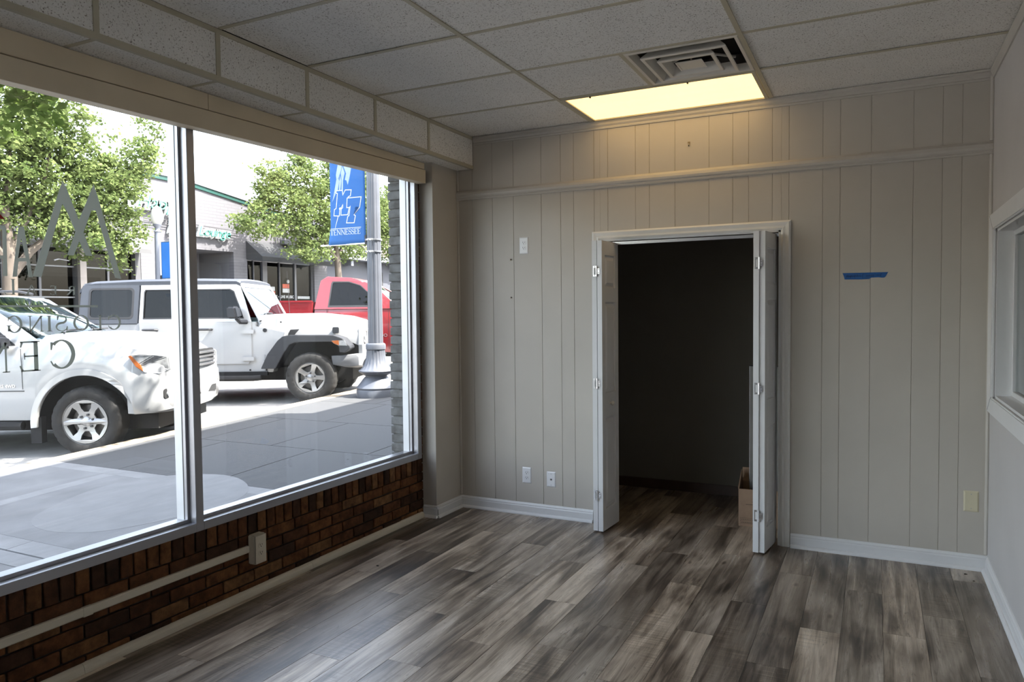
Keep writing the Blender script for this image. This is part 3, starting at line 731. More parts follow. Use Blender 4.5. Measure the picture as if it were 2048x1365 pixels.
vin([(-3.025, 2.117), (-3.009, 2.082), (-2.96, 1.956), (-2.887, 2.123), (-2.861, 2.041), (-2.768, 1.707), (-2.798, 1.712), (-2.881, 2.006), (-2.902, 2.005), (-2.941, 1.905), (-2.904, 1.803), (-2.935, 1.805), (-2.962, 1.865), (-2.988, 1.801), (-3.017, 1.801), (-2.977, 1.905), (-3.018, 1.999), (-3.031, 2.018), (-3.13, 1.702), (-3.164, 1.704), (-3.087, 1.939), (-3.038, 2.086)])
vin([(-3.214, 1.902), (-3.193, 1.905), (-3.165, 1.7), (-3.181, 1.7), (-3.187, 1.764), (-3.219, 1.762), (-3.227, 1.7), (-3.244, 1.699)], [[(-3.205, 1.859), (-3.191, 1.778), (-3.220, 1.776)]])
vin([(-3.40, 1.902), (-3.266, 1.902), (-3.261, 1.889), (-3.263, 1.702), (-3.280, 1.700), (-3.277, 1.769), (-3.40, 1.769), (-3.40, 1.782), (-3.277, 1.782), (-3.276, 1.885), (-3.40, 1.885)])
vin([(-3.36, 2.02), (-3.264, 1.927), (-3.36, 1.925)], m=M_RED)
SER = {}
def bar(x0, x1, y0, y1): return [(x0, y0), (x1, y0), (x1, y1), (x0, y1)]
def arc(cx, cy, rx, ry, a0, a1, t_side, t_top, n=22):
    o, i_ = [], []
    for k in range(n + 1):
        a = R(a0 + (a1 - a0) * k / n); t = t_side * abs(math.cos(a)) + t_top * abs(math.sin(a))
        o.append((cx + rx * math.cos(a), cy + ry * math.sin(a))); i_.append((cx + (rx - t) * math.cos(a), cy + (ry - t) * math.sin(a)))
    return o + i_[::-1]
T, t_ = .125, .05
def stem(x, y0=0, y1=1, s=.06): return [bar(x, x + T, y0, y1), bar(x - s, x + T + s, y0, y0 + .035), bar(x - s, x + T + s, y1 - .035, y1)]
SER['I'] = (.30, stem(.09))
SER['L'] = (.66, stem(.09) + [bar(.1, .60, 0, .05), [(.60, 0), (.64, .2), (.60, .2), (.55, .05)]])
SER['E'] = (.70, stem(.09) + [bar(.1, .60, 0, .05), bar(.1, .60, .95, 1), bar(.1, .5, .48, .53), [(.58, 0), (.64, .2), (.60, .2), (.52, .05)], [(.58, 1), (.61, .8), (.57, .8), (.52, .95)], [(.47, .40), (.50, .40), (.50, .61), (.47, .61)]])
SER['T'] = (.76, stem(.315, 0, 1, .08) + [bar(.03, .73, .95, 1), [(.03, 1), (.01, .78), (.05, .78), (.1, .95)], [(.73, 1), (.75, .78), (.71, .78), (.66, .95)]])
SER['N'] = (.94, [bar(.13, .19, 0, 1), bar(.04, .28, 0, .035), bar(.75, .81, 0, 1), bar(.66, .90, .965, 1), [(.03, 1), (.2, 1), (.81, .06), (.81, 0), (.74, 0), (.13, .93)]])
SER['A'] = (.82, [[(.36, 1), (.43, 1), (.80, 0), (.66, 0)], [(.36, 1), (.41, 1), (.13, 0), (.06, 0)], bar(.2, .58, .30, .345), bar(0, .2, 0, .035), bar(.58, .86, 0, .035)])
SER['R'] = (.78, stem(.09) + [arc(.30, .735, .31, .265, -90, 90, T, .045), bar(.15, .32, .955, 1), bar(.15, .32, .47, .515), [(.30, .50), (.43, .50), (.80, 0), (.64, 0)]])
SER['C'] = (.84, [arc(.44, .5, .42, .52, 48, 312, T, .045), [(.70, .93), (.77, .93), (.77, .66), (.735, .66), (.69, .85)], [(.69, .15), (.72, .10), (.79, .27), (.76, .29)]])
SER['G'] = (.90, [arc(.44, .5, .42, .52, 48, 318, T, .045), [(.70, .93), (.76, .93), (.76, .68), (.73, .68), (.69, .85)], bar(.66, .78, .08, .42), bar(.58, .84, .40, .435)])
SER['O'] = (.98, [arc(.48, .5, .46, .52, 0, 359.9, T, .045, 40)])
def s_path(n=26):
    pts = []
    for k in range(n + 1):
        a = k / n
        if a < .5: th = R(35 + 235 * a * 2); pts.append((.32 + .21 * math.cos(th), .755 + .235 * math.sin(th)))
        else: th = R(90 - 235 * (a - .5) * 2); pts.append((.32 + .25 * math.cos(th), .265 + .255 * math.sin(th)))
    return pts
def thick(pts, f):
    l, r = [], []
    for i, p in enumerate(pts):
        a, c = pts[max(0, i - 1)], pts[min(len(pts) - 1, i + 1)]; dx, dy = c[0] - a[0], c[1] - a[1]; d = math.hypot(dx, dy) or 1
        w_ = f(i / (len(pts) - 1)) / 2; l.append((p[0] - dy / d * w_, p[1] + dx / d * w_)); r.append((p[0] + dy / d * w_, p[1] - dx / d * w_))
    return l + r[::-1]
SER['S'] = (.64, [thick(s_path(), lambda u: .045 + .09 * math.exp(-((u - .5) / .17) ** 2)), [(.46, .95), (.53, .95), (.53, .70), (.50, .70), (.45, .87)], [(.05, .05), (.11, .05), (.13, .14), (.08, .31), (.05, .31)]])
def serif_b(ch, fn, t):
    b = B()
    for poly in SER[ch][1]: b.plate(poly, (), t, fn)
    return b
def glass_word(chars):   # (char, y_left, y_right, z0, z1) in the room view: mirrored
    for ch, y0, y1, z0, z1 in chars:
        wd = SER[ch][0]
        serif_b(ch, lambda a, c, d: (XG + .0032 - W1[0] + d, y1 - a / wd * (y1 - y0) - W1[1], z0 + c * (z1 - z0) - W1[2]), .0006).build('vinyl_letter', M_VINYL, pane_l)
glass_word([('C', -2.844, -2.775, 1.476, 1.542), ('L', -2.915, -2.866, 1.476, 1.542), ('O', -3.004, -2.928, 1.476, 1.542), ('S', -3.081, -3.021, 1.475, 1.542), ('I', -3.116, -3.090, 1.475, 1.541), ('N', -3.193, -3.125, 1.475, 1.541), ('G', -3.278, -3.211, 1.474, 1.542)])
glass_word([('C', -3.112, -2.993, 1.316, 1.437), ('E', -3.238, -3.142, 1.313, 1.437), ('N', -3.37, -3.262, 1.315, 1.436)])
glass_word([('R', -3.024, -2.984, 1.630, 1.668), ('E', -3.098, -3.066, 1.629, 1.668), ('A', -3.195, -3.147, 1.627, 1.668), ('L', -3.279, -3.232, 1.627, 1.690)])
vin([(-3.42, 1.5765), (-2.887, 1.577), (-2.886, 1.586), (-3.42, 1.5845)], name='vinyl_line')

# ================================================================ STREET GROUND
def zs(y): return .10 + .045 * y       # our sidewalk
def zr(y): return -.06 + .05 * y       # roadway
M_CONC = mat('light_concrete', (0.1227, 0.1249, 0.1299), .85, var=.16, vs_=3, bump=.15, bs=120)
M_CONC2 = mat('band_concrete', (0.1588, 0.1617, 0.1674), .85, var=.15, vs_=4, bump=.15, bs=120)
M_AGG = mat('dark_aggregate', (0.04907, 0.05051, 0.0534), .9, var=.45, vs_=130, bump=.3, bs=200)
M_ROAD = mat('roadway', (.30, .295, .285), .9, var=.18, vs_=2, bump=.15, bs=120)
M_CURB = mat('tan_curb', (.22, .18, .13), .85, var=.15, vs_=4, bump=.1)
def slab(parent, x0, x1, y0, y1, m, zf=zs, th=.10, gap=.005, dz=0, name='paving_slab'):
    x0 += gap; x1 -= gap; y0 += gap; y1 -= gap
    cx, cy = (x0 + x1) / 2, (y0 + y1) / 2
    f = lambda y: zf(y) - zf(cy)
    B().hexa([(x0 - cx, y0 - cy, f(y0) - th), (x1 - cx, y0 - cy, f(y0) - th), (x1 - cx, y1 - cy, f(y1) - th), (x0 - cx, y1 - cy, f(y1) - th), (x0 - cx, y0 - cy, f(y0)), (x1 - cx, y0 - cy, f(y0)), (x1 - cx, y1 - cy, f(y1)), (x0 - cx, y1 - cy, f(y1))]).build(name, m, parent, loc=(cx, cy, zf(cy) + dz))
XC = -5.80
b = B(); b.hexa([(XC, -12, zs(-12) - .3), (-1.45, -12, zs(-12) - .3), (-1.45, 22, zs(22) - .3), (XC, 22, zs(22) - .3), (XC, -12, zs(-12) - .012), (-1.45, -12, zs(-12) - .012), (-1.45, 22, zs(22) - .012), (XC, 22, zs(22) - .012)])
sw = struct('floor_sidewalk', b, mat('joint_dirt', (0.018, 0.018, 0.0189), .95))
xin, xout = -1.45, -5.55
for (y0, y1, xs_) in ((-.45, .85, [-5.55, -4.64, -3.37, xin]), (.85, 2.15, [-5.55, -5.0, -3.97, -2.7, xin]), (2.15, 3.45, [-5.55, -4.35, -3.1, xin]), (3.45, 4.75, [-5.55, -4.55, -3.3, xin]), (4.75, 6.05, [-5.55, -4.3, -3.0, xin]), (6.05, 12, [-5.55, -3.5, xin]), (12, 22, [-5.55, -3.5, xin])):
    for i in range(len(xs_) - 1): slab(sw, xs_[i], xs_[i + 1], y0, y1, M_AGG)
slab(sw, xout, xin, -.61, -.45, M_CONC2, gap=.001)
slab(sw, -4.62, -4.46, -2.02, -.61, M_CONC2, gap=.001)
slab(sw, xout, -4.62, -2.02, -.61, M_CONC, gap=.001)
slab(sw, -4.46, xin, -2.02, -.61, M_CONC, gap=.001)
slab(sw, xout, -3.32, -2.195, -2.02, M_CONC2, gap=.002); slab(sw, -3.32, xin, -2.195, -2.02, M_CONC2, gap=.002)
slab(sw, xout, xin, -2.36, -2.205, M_CONC2, gap=.004)
for y0 in (-3.7, -5.05, -6.4, -7.75, -9.1): slab(sw, xout, xin, y0, y0 + 1.34, M_CONC, gap=.003)
cu = struct('trim_curb', B().hexa([(XC - .02, -12, zr(-12) - .3), (-5.56, -12, zr(-12) - .3), (-5.56, 22, zr(22) - .3), (XC - .02, 22, zr(22) - .3), (XC, -12, zs(-12) - .02), (-5.56, -12, zs(-12) - .02), (-5.56, 22, zs(22) - .02), (XC, 22, zs(22) - .02)]), M_CURB)
for k in range(-5, 8):
    slab(cu, XC, -5.555, -.45 + k * 2.6, -.45 + (k + 1) * 2.6, M_CURB, gap=.004, name='curb_stone')
# worn pale patch on the light concrete field
b = B(); c_ = [(-3.45 + .72 * math.cos(a) * (1 + .08 * math.sin(3 * a)), -1.05 + .80 * math.sin(a)) for a in [i * math.pi / 20 for i in range(40)]]
rot = lambda x, y: (x, y)
B().plate(c_, (), .0015, lambda a, c, d: (a, c, zs(c) + d - .0005)).build('worn_patch', mat('worn_concrete', (0.1443, 0.1465, 0.1515), .85, var=.08, vs_=5), sw)
g = B(); F_ = -19.0
g.hexa([(F_, -25, zr(-25) - .3), (XC, -25, zr(-25) - .3), (XC, 70, zr(70) - .3), (F_, 70, zr(70) - .3), (F_, -25, zr(-25)), (XC, -25, zr(-25)), (XC, 70, zr(70)), (F_, 70, zr(70))])
rd = struct('floor_roadway', g, M_ROAD)
M_PAINT = mat('road_paint', (0.279, 0.279, 0.27), .7, var=.1)
for yy in (-1.75, 2.0, 5.7, 9.4, 13.1):
    c, s_ = math.cos(R(26)), math.sin(R(26)); L_ = 5.0
    p = [(XC - .15, yy), (XC - .15 - L_ * c, yy - L_ * s_), (XC - .15 - L_ * c - .04, yy - L_ * s_ + .09), (XC - .19, yy + .09)]
    B().plate(p, (), .003, lambda a, q, d: (a, q, zr(q) + d - .0005)).build('parking_line', M_PAINT, rd)
g = B(); g.hexa([(-45, -25, zr(-25) - .3), (F_, -25, zr(-25) - .3), (F_, 70, zr(70) - .3), (-45, 70, zr(70) - .3), (-45, -25, zr(-25) + .13), (F_, -25, zr(-25) + .13), (F_, 70, zr(70) + .13), (-45, 70, zr(70) + .13)])
struct('floor_far_sidewalk', g, M_CONC)

# ================================================================ STREET LAMPS WITH BANNERS
M_POLE = mat('grey_blue_cast_iron', (0.103, 0.1109, 0.1307), .42, .15, var=.1, vs_=5)
def lamp(loc, label, short=False):
    o = tag(empty('street_lamp', loc), label, 'street lamp')
    B().lathe([(.001, 0), (.300, 0), (.302, .115), (.295, .128), (.300, .14), (.303, .155), (.290, .17), (.25, .22), (.20, .285), (.175, .315), (.001, .315)], 32).build('base_drum', M_POLE, o, smooth=35)
    B().lathe([(.16, .30), (.165, .33), (.21, .36), (.255, .385), (.265, .405), (.258, .42), (.2, .43)], 32).build('base_collar', M_POLE, o, smooth=35)
    B().lathe([(.245, .42), (.21, .46), (.175, .52), (.152, .60), (.142, .70), (.140, .725), (.1, .73)], 96, None, lambda t, z: 1 - .05 * (.5 + .5 * math.cos(20 * t)) * (1 if .42 < z < .72 else 0)).build('fluted_bell', M_POLE, o, smooth=50)
    B().lathe([(.13, .725), (.150, .735), (.152, .795), (.145, .815), (.122, .83), (.1, .83)], 32).build('bell_cap', M_POLE, o, smooth=35)
    B().lathe([(.113, .825), (.105, 2.3), (.092, 4.1), (.09, 4.12)], 96, None, lambda t, z: 1 - .08 * max(0, math.cos(12 * t)) * (1 if z < 4.1 else 0)).build('fluted_pole', M_POLE, o, smooth=50)
    B().lathe([(.06, 4.1), (.12, 4.14), (.07, 4.2), (.07, 4.26), (.13, 4.34), (.14, 4.38), (.05, 4.4)], 24).build('capital', M_POLE, o, smooth=40)
    B().lathe([(.11, 4.38), (.19, 4.52), (.20, 4.68), (.15, 4.86), (.06, 4.96), (.001, 5.0)], 20).build('globe', mat('lamp_globe', (0.351, 0.342, 0.306), .35, var=.02), o, smooth=60)
    return o
LP = (-5.02, 4.12, .262)
lm = lamp(LP, 'grey fluted cast iron street lamp post at curb beside the pickup')
M_BAN = mat('blue_banner_cloth', (.010, .105, .34), .7, var=.08, vs_=3)
M_WHITE = mat('banner_white', (.62, .66, .72), .7, var=.02); M_NAVY = mat('banner_navy', (0.0048, 0.012, 0.048), .7)
for z in (2.22, 2.40, 4.0):
    b = B(); b.lathe([(.112, z - .014), (.118, z - .012), (.118, z + .012), (.112, z + .014)], 24); b.build('band_clamp', M_CHROME, lm)
    for a in (200, 230, 260, 290, 320): B().cyl((.115 * math.cos(R(a)), .115 * math.sin(R(a)), z), (.135 * math.cos(R(a)), .135 * math.sin(R(a)), z), .012, n=6).build('bolt', M_CHROME, lm)
def banner(loc, rz, label, W_=.66, H_=1.42):
    o = tag(empty('street_banner', loc, rz), label, 'banner')
    # cloth hangs in local x (0 = pole side, negative = street side), z from 0 up, slight sag
    def wob(a, c): return .03 * a
    def fn(y0): return lambda a, c, d: (a, wob(a, c) + y0 - d, c)
    b = B(); n = 14
    secs = [[(-W_ * i / n - .05 * (1 - min(1, k / 4)) * i / n, wob(-W_ * i / n, H_ * k / 20), H_ * k / 20) for i in range(n + 1)] for k in range(21)]
    b.loft(secs); cl = b.build('cloth', M_BAN, o, smooth=0)
    cl.modifiers.new('thick', 'SOLIDIFY').thickness = .002
    b = B(); b.cyl((.03, 0, .0), (-W_ - .22, 0, .0), .011, n=8); b.build('lower_arm', M_CHROME, o)
    b = B(); b.cyl((.03, 0, H_), (-W_ - .05, 0, H_), .011, n=8); b.build('upper_arm', M_CHROME, o)
    B().box(.0, .03, -.03, .03, -.02, .12).build('arm_bracket', M_DARK, o)
    return o, fn
bn, fnb = banner((LP[0] - .15, LP[1], 2.62), 0, 'blue campus banner with slanted block letters hanging on the near lamp post')
def bpoly(polys, y0, m, name):
    b = B()
    for p in polys: b.plate(p, (), .0012, fnb(y0))
    b.build(name, m, bn)
def off(poly, d):      # outline grown by d (polygon given counter-clockwise)
    n = len(poly); o = []
    for i in range(n):
        a, p, c = Vector(poly[i - 1]), Vector(poly[i]), Vector(poly[(i + 1) % n])
        e1, e2 = (p - a).normalized(), (c - p).normalized(); n1, n2 = Vector((e1.y, -e1.x)), Vector((e2.y, -e2.x))
        m = n1 + n2; k = m.length_squared
        m = m * (2 / k) if k > .15 else n1
        if m.length > 2.2: m = m.normalized() * 2.2
        o.append(tuple(p + m * d))
    return o
def q(x, y): return (-.045 + (x - 715) / 462 * .62, .0 + (1240 - y) / 1160 * 1.25)   # layout of the print
Mm = [q(*p) for p in ((312, 815), (320, 735), (345, 722), (368, 500), (345, 490), (352, 470), (428, 470), (436, 545), (478, 470), (552, 476), (540, 548), (510, 560), (498, 700), (520, 720), (500, 812), (412, 812), (418, 735), (440, 715), (440, 655), (408, 712), (388, 700), (388, 655), (380, 730), (388, 745), (378, 822))]
Tt = [q(*p) for p in ((505, 588), (690, 588), (668, 722), (612, 715), (618, 690), (585, 830), (606, 845), (588, 935), (492, 930), (508, 850), (528, 835), (548, 690), (530, 712), (497, 712))]
def ccw(p):
    return p if sum((p[i][0] * p[(i + 1) % len(p)][1] - p[(i + 1) % len(p)][0] * p[i][1]) for i in range(len(p))) > 0 else p[::-1]
Mm, Tt = ccw(Mm), ccw(Tt)
wing = [[q(*p) for p in w_] for w_ in (((455, 60), (570, 60), (560, 170), (535, 300), (510, 395), (492, 330), (470, 320), (490, 230), (455, 130)), ((380, 60), (440, 60), (425, 160), (385, 280), (352, 300), (345, 240)), ((440, 120), (470, 220), (445, 330), (440, 470), (420, 470), (425, 330), (415, 220)), ((352, 300), (385, 285), (340, 470), (312, 540), (300, 560)), ((405, 250), (420, 330), (405, 450), (385, 470), (392, 340)), ((380, 290), (392, 330), (365, 480), (330, 520)), ((312, 520), (340, 500), (300, 590), (283, 625)))]
wing = [ccw(p) for p in wing]
bpoly([off(p, .008) for p in wing], .0015, M_NAVY, 'wing_outline'); bpoly(wing, .0005, mat('banner_pale', (0.312, 0.396, 0.51), .7), 'wing_mark')
bpoly([off(Mm, .024), off(Tt, .024)], .0015, M_NAVY, 'letter_outline')
bpoly([off(Mm, .013)], .0000, M_WHITE, 'letter_border'); bpoly([off(Tt, .013)], -.0025, M_WHITE, 'letter_border')
bpoly([Mm], -.0015, M_BAN, 'letter_m'); bpoly([Tt], -.004, M_BAN, 'letter_t')
bpoly([[q(372, 830), q(362, 830), q(318, 1000), q(322, 1000)]], .0005, M_WHITE, 'print_line'); bpoly([[q(255, 1005), q(685, 1005), q(685, 1012), q(255, 1012)]], .0005, M_WHITE, 'print_line')
xx = 248
for ch in 'TENNESSEE':
    wd = SER[ch][0] * 64
    a0, z0 = q(xx, 1102); sx = .62 / 462 * 64; sz = 1.25 / 1160 * 80
    serif_b(ch, lambda a, c, d: fnb(.0005)(a0 + a * sx, z0 + c * sz, d), .0012).build('printed_letter', M_WHITE, bn); xx += wd
lm2 = lamp((-19.2, 11.47, .15), 'distant street lamp with pale globe across the street before the grey building')
b2, _ = banner((-19.05, 11.47, 2.75), R(180), 'distant blue banner on the lamp post across the street', .55, 1.2)
# ================================================================ VEHICLES
M_CARW = mat('white_car_paint', (0.351, 0.3555, 0.36), .25, var=.01, coat=.6)
M_CARR = mat('red_car_paint', (.19, .008, .012), .25, var=.03, coat=.7)
M_CARG = mat('grey_car_paint', (0.085, 0.095, 0.11), .25, .3, var=.03, coat=.6)
M_CARB = mat('dark_car_paint', (0.015, 0.0165, 0.02), .25, .2, var=.03, coat=.6)
M_HARD = mat('grey_hardtop', (.034, .039, .050), .6, var=.06, bump=.1, bs=300)
M_FLARE = mat('dark_grey_plastic', (.019, .0205, .025), .55, var=.06, bump=.1, bs=300)
M_TIRE = mat('tyre_rubber', (0.01125, 0.0105, 0.01), .8, var=.25, vs_=8, bump=.2, bs=70)
M_ALLOY = mat('silver_alloy', (0.279, 0.279, 0.279), .30, .65, var=.05)
M_BUMP = mat('silver_bumper_plastic', (0.15, 0.155, 0.165), .5, var=.05)
M_UNDER = mat('underbody', (.012, .012, .013), .9, var=.2)
M_SEAT = mat('seat_cloth', (.05, .05, .052), .9)
M_LENS = mat('clear_lens', (0.33, 0.34, 0.35), .1, .35, var=.25, vs_=25)
M_ORANGE = mat('orange_lens', (.30, .085, .02), .2, var=.1)
M_CGLASS = glass('tinted_car_glass', (.15, .18, .18), .45, 1.5)
M_WSCREEN = glass('windscreen_glass', (.45, .54, .57), .8, 1.75)
M_DGLASS = glass('privacy_glass', (.05, .06, .068), .45, 1.6)

def wheel(parent, x, y, side, r, wd, rim, ns, lugs, style):
    """side -1: outer face towards -y"""
    o = empty('wheel', (x, y, r), 0, parent)
    Mx = Matrix.Rotation(R(90 if side < 0 else -90), 4, 'X')       # local z -> outwards
    h = wd / 2
    pf = [(rim - .005, -h + .02), (rim + .015, -h + .002), (r - .075, -h - .008), (r - .03, -h + .004), (r - .010, -h + .022), (r - .002, -h + .045), (r, -h + .08), (r, h - .08), (r - .002, h - .045), (r - .010, h - .022), (r - .03, h - .004), (r - .075, h + .008), (rim + .015, h - .002), (rim - .005, h - .02)]
    def rip(t, z):
        k = int(t * 72 / (2 * math.pi) + (.5 if z > 0 else 0))
        return 1 - (.016 if (k % 3 == 0 and abs(z) > h - .085 and abs(z) < h - .01) else 0)
    B().lathe(pf, 144, Mx, rip).build('tyre', M_TIRE, o, smooth=30)
    B().lathe([(rim - .03, -h + .03), (rim - .028, h - .05), (rim - .006, h - .018), (rim + .004, h - .008), (rim + .004, h - .02), (rim - .004, h - .03), (rim - .004, -h + .03)], 40, Mx).build('rim_barrel', M_ALLOY, o, smooth=35)
    holes = []
    for k in range(ns):
        a = 2 * math.pi * (k + .5) / ns; hw = math.pi / ns
        if style == 'six':
            ri, ro, fi, fo = rim * .44, rim * .84, .42, .60
            pts = [(ri, -hw * fi), (rim * .62, -hw * .66), (ro, -hw * fo), (ro, hw * fo), (rim * .62, hw * .66), (ri, hw * fi)]
        else:
            ri, ro, fi, fo = rim * .40, rim * .87, .38, .68
            pts = [(ri, -hw * fi), (rim * .6, -hw * .64), (ro, -hw * fo), (ro, hw * fo), (rim * .6, hw * .64), (ri, hw * fi)]
        holes.append([(p * math.cos(a + t), p * math.sin(a + t)) for p, t in pts])
    def fn(a, c, d):
        rr = math.hypot(a, c) / rim
        v = Mx @ Vector((a, c, h - .062 + .038 * rr * rr + (.012 if rr < .3 else 0) + d)); return v
    fc_ = B().plate(circ(0, 0, rim - .012, 48), holes, .022, fn).build('spokes', M_ALLOY, o, smooth=30)
    B().lathe([(.001, h - .034), (.052, h - .034), (.056, h - .028), (.045, h - .020), (.001, h - .018)], 20, Mx).build('hub_cap', M_ALLOY, o, smooth=40)
    lr = rim * .30
    for k in range(lugs):
        a = 2 * math.pi * k / lugs + .3
        p = Vector((lr * math.cos(a), lr * math.sin(a), 0)); B().cyl(Mx @ (p + Vector((0, 0, h - .05))), Mx @ (p + Vector((0, 0, h - .014))), .013, n=8).build('lug_nut', M_FLARE, o)
    B().lathe([(.001, h - .10), (rim * .72, h - .10), (rim * .72, h - .115), (.001, h - .115)], 24, Mx).build('brake_disc', mat('brake_steel', (.12, .115, .11), .5, .6), o)
    B().lathe([(.001, -h + .03), (rim - .01, -h + .03), (rim - .01, -h + .02), (.001, -h + .02)], 24, Mx).build('wheel_back', M_UNDER, o)
    return o

def interp(tab, x):
    if x <= tab[0][0]: return tab[0][1]
    for (a, p), (c, q_) in zip(tab, tab[1:]):
        if x <= c: t = (x - a) / (c - a); return p + (q_ - p) * t
    return tab[-1][1]

def shell(parent, m, name, x0, x1, wt, bt, tt, zt, arches, extra=()):
    """lofted lower body: half width wt(X), shoulder bt(X), top tt(X), bottom zt(X)"""
    xs_ = set([x0, x1, *extra])
    for ax, R_, _ in arches:
        for k in range(-12, 13): xs_.add(ax + R_ * math.sin(k / 12 * math.pi / 2))
        xs_.add(ax - R_ - .012); xs_.add(ax + R_ + .012)
    n = 14
    for k in range(n + 1): xs_.add(x0 + (x1 - x0) * k / n)
    secs = []
    for x in sorted(v for v in xs_ if x0 <= v <= x1):
        w_, bl, tp_, zb = interp(wt, x), interp(bt, x), interp(tt, x), interp(zt, x)
        for ax, R_, zc in arches:
            if abs(x - ax) <= R_: zb = max(zb, zc + math.sqrt(max(0, R_ * R_ - (x - ax) ** 2)))
        half = [(w_ * f, zb + (bl - zb) * t) for f, t in ((.955, 0), (.99, .12), (1.0, .35), (1.0, .62), (.985, .86), (.955, 1.0))]
        half += [(w_ * .90, bl + (tp_ - bl) * .55), (w_ * .72, bl + (tp_ - bl) * .88), (w_ * .4, tp_), (0, tp_ + .012)]
        secs.append([(x, -y, z) for y, z in half] + [(x, y, z) for y, z in half[-2::-1]])
    b = B(); b.loft(secs, False, False)
    nn = len(secs[0]); b.f.append(tuple(range(nn))); b.f.append(tuple(range(len(b.v) - nn, len(b.v))))
    return b.build(name, m, parent, smooth=38)

def side_fn(side, yb, zb, tum, push=0.0):
    return lambda a, c, d: (a, side * (yb - (c - zb) * tum + push - d), c)

def greenhouse(parent, m, yb, zb, tum, outer, holes, ws, rear, roof_z, crown=.04, pane_m=None, names=('front', 'rear')):
    """outer: side polygon (X,Z); holes: list of window polygons; ws/rear: ((Xbot,Zbot),(Xtop,Ztop))"""
    for s in (-1, 1):
        fr = B().plate(outer, holes, .05, side_fn(s, yb, zb, tum)).build('side_frame', m, parent, bev=.006, seg=1)
        for i, hl in enumerate(holes):
            pm = pane_m[i] if pane_m else M_CGLASS
            pn = B().plate(hl, (), .006, side_fn(s, yb, zb, tum, -.012)).build('side_window', pm, parent)
            cx = sum(p[0] for p in hl) / len(hl); cz = sum(p[1] for p in hl) / len(hl)
            inn = [(cx + (p[0] - cx) * .955, cz + (p[1] - cz) * .93) for p in hl]
            B().plate([(cx + (p[0] - cx) * 1.03, cz + (p[1] - cz) * 1.045) for p in hl], [inn], .006, side_fn(s, yb, zb, tum, .003)).build('window_seal', M_DARK, pn)
    yt = lambda z: yb - (z - zb) * tum
    def cross(x, z, inset=.0, cr=crown, n=8, fwd=0.0):
        y = yt(z) - inset
        return [(x + fwd * (1 - (2 * i / n - 1) ** 2), -y + 2 * y * i / n, z + cr * (1 - (2 * i / n - 1) ** 2)) for i in range(n + 1)]
    (xb, z0), (xt, z1) = ws
    a, c = cross(xb, z0, .045, .02, 8, .10), cross(xt, z1, .045, crown * .7, 8, .03)
    wo = B().loft([a, c]).build('windscreen', M_WSCREEN, parent, smooth=0)
    wo.modifiers.new('thick', 'SOLIDIFY').thickness = .006
    (xb2, z2), (xt2, z3) = rear
    B().loft([cross(xb2, z2, .045, .0), cross(xt2, z3, .045, crown * .7)]).build('rear_window', M_DGLASS, parent, smooth=0)
    n = 8; xs_ = [xt + (xt2 - xt) * i / n for i in range(n + 1)]
    zz = lambda i: z1 + (z3 - z1) * i / n + roof_z * (1 - (2 * i / n - 1) ** 2)
    top = [cross(x, zz(i), -.003) for i, x in enumerate(xs_)]
    rf = B().loft(top).build('roof', m, parent, smooth=0); rf.modifiers.new('thick', 'SOLIDIFY').thickness = .03
    return yt

def seats(parent, xs_, yoff, z):
    for x in xs_:
        for y in (-yoff, yoff):
            st = B().box(x - .02, x + .45, y - .24, y + .24, z - .12, z).build('seat', M_SEAT, parent, bev=.04)
            B().hexa([(x - .06, y - .23, z), (x + .08, y - .23, z), (x + .08, y + .23, z), (x - .06, y + .23, z), (x - .22, y - .19, z + .58), (x - .12, y - .19, z + .58), (x - .12, y + .19, z + .58), (x - .22, y + .19, z + .58)]).build('backrest', M_SEAT, st, bev=.03)
            B().box(x - .25, x - .15, y - .12, y + .12, z + .60, z + .76).build('headrest', M_SEAT, st, bev=.03)

TH = R(26.4)
NX, NY = math.sin(TH), -math.cos(TH)
def car_root(name, hub, hw, label, cat, th=TH):
    nx, ny = math.sin(th), -math.cos(th)
    return tag(empty(name, (hub[0] - nx * hw, hub[1] - ny * hw, hub[2]), th), label, cat)

# ---------------------------------------------------------------- boxy off-roader
jp = car_root('offroad_car', (-6.15, 3.92, .14), .95, 'boxy white four-door off-roader with grey hardtop parked at the curb', 'car')
YT = .83
ar = circ(-3.10, .40, .56, 14, 22, 158)
tub = [(-.62, .49), (-2.57, .49)] + ar[0:1] + ar + [(-3.62, .62), (-3.66, 1.29), (-.88, 1.29), (-.88, 1.22), (-.42, 1.12), (-.46, .98), (-.56, .72)]
B().plate(tub, (), YT * 2, lambda a, c, d: (a, -YT + d, c)).build('body_tub', M_CARW, jp, bev=.02)
hs = []
for x, hwid, zs_, zt_ in ((-.88, .74, 1.20, 1.405), (-.5, .72, 1.20, 1.42), (0, .68, 1.18, 1.42), (.40, .635, 1.13, 1.375), (.62, .61, 1.09, 1.31), (.74, .60, 1.03, 1.22)):
    hs.append([(x, -hwid, zs_ - .16), (x, -hwid, zs_ + .03), (x, -hwid + .03, zt_ - .05), (x, -hwid + .12, zt_ - .008), (x, -.2, zt_), (x, .2, zt_), (x, hwid - .12, zt_ - .008), (x, hwid - .03, zt_ - .05), (x, hwid, zs_ + .03), (x, hwid, zs_ - .16)])
hd = B().loft(hs, False).build('hood', M_CARW, jp, smooth=40)
B().box(-.88, -.80, -.60, .60, 1.385, 1.405).build('cowl_vent', M_FLARE, hd)
for y in (-.72, .72): B().box(.30, .40, y * .93 - .02, y * .93 + .02, 1.09, 1.19).build('hood_latch', M_FLARE, hd, bev=.01)
B().box(-.45, .70, -.58, .58, .55, 1.10).build('engine_bay', M_UNDER, jp)
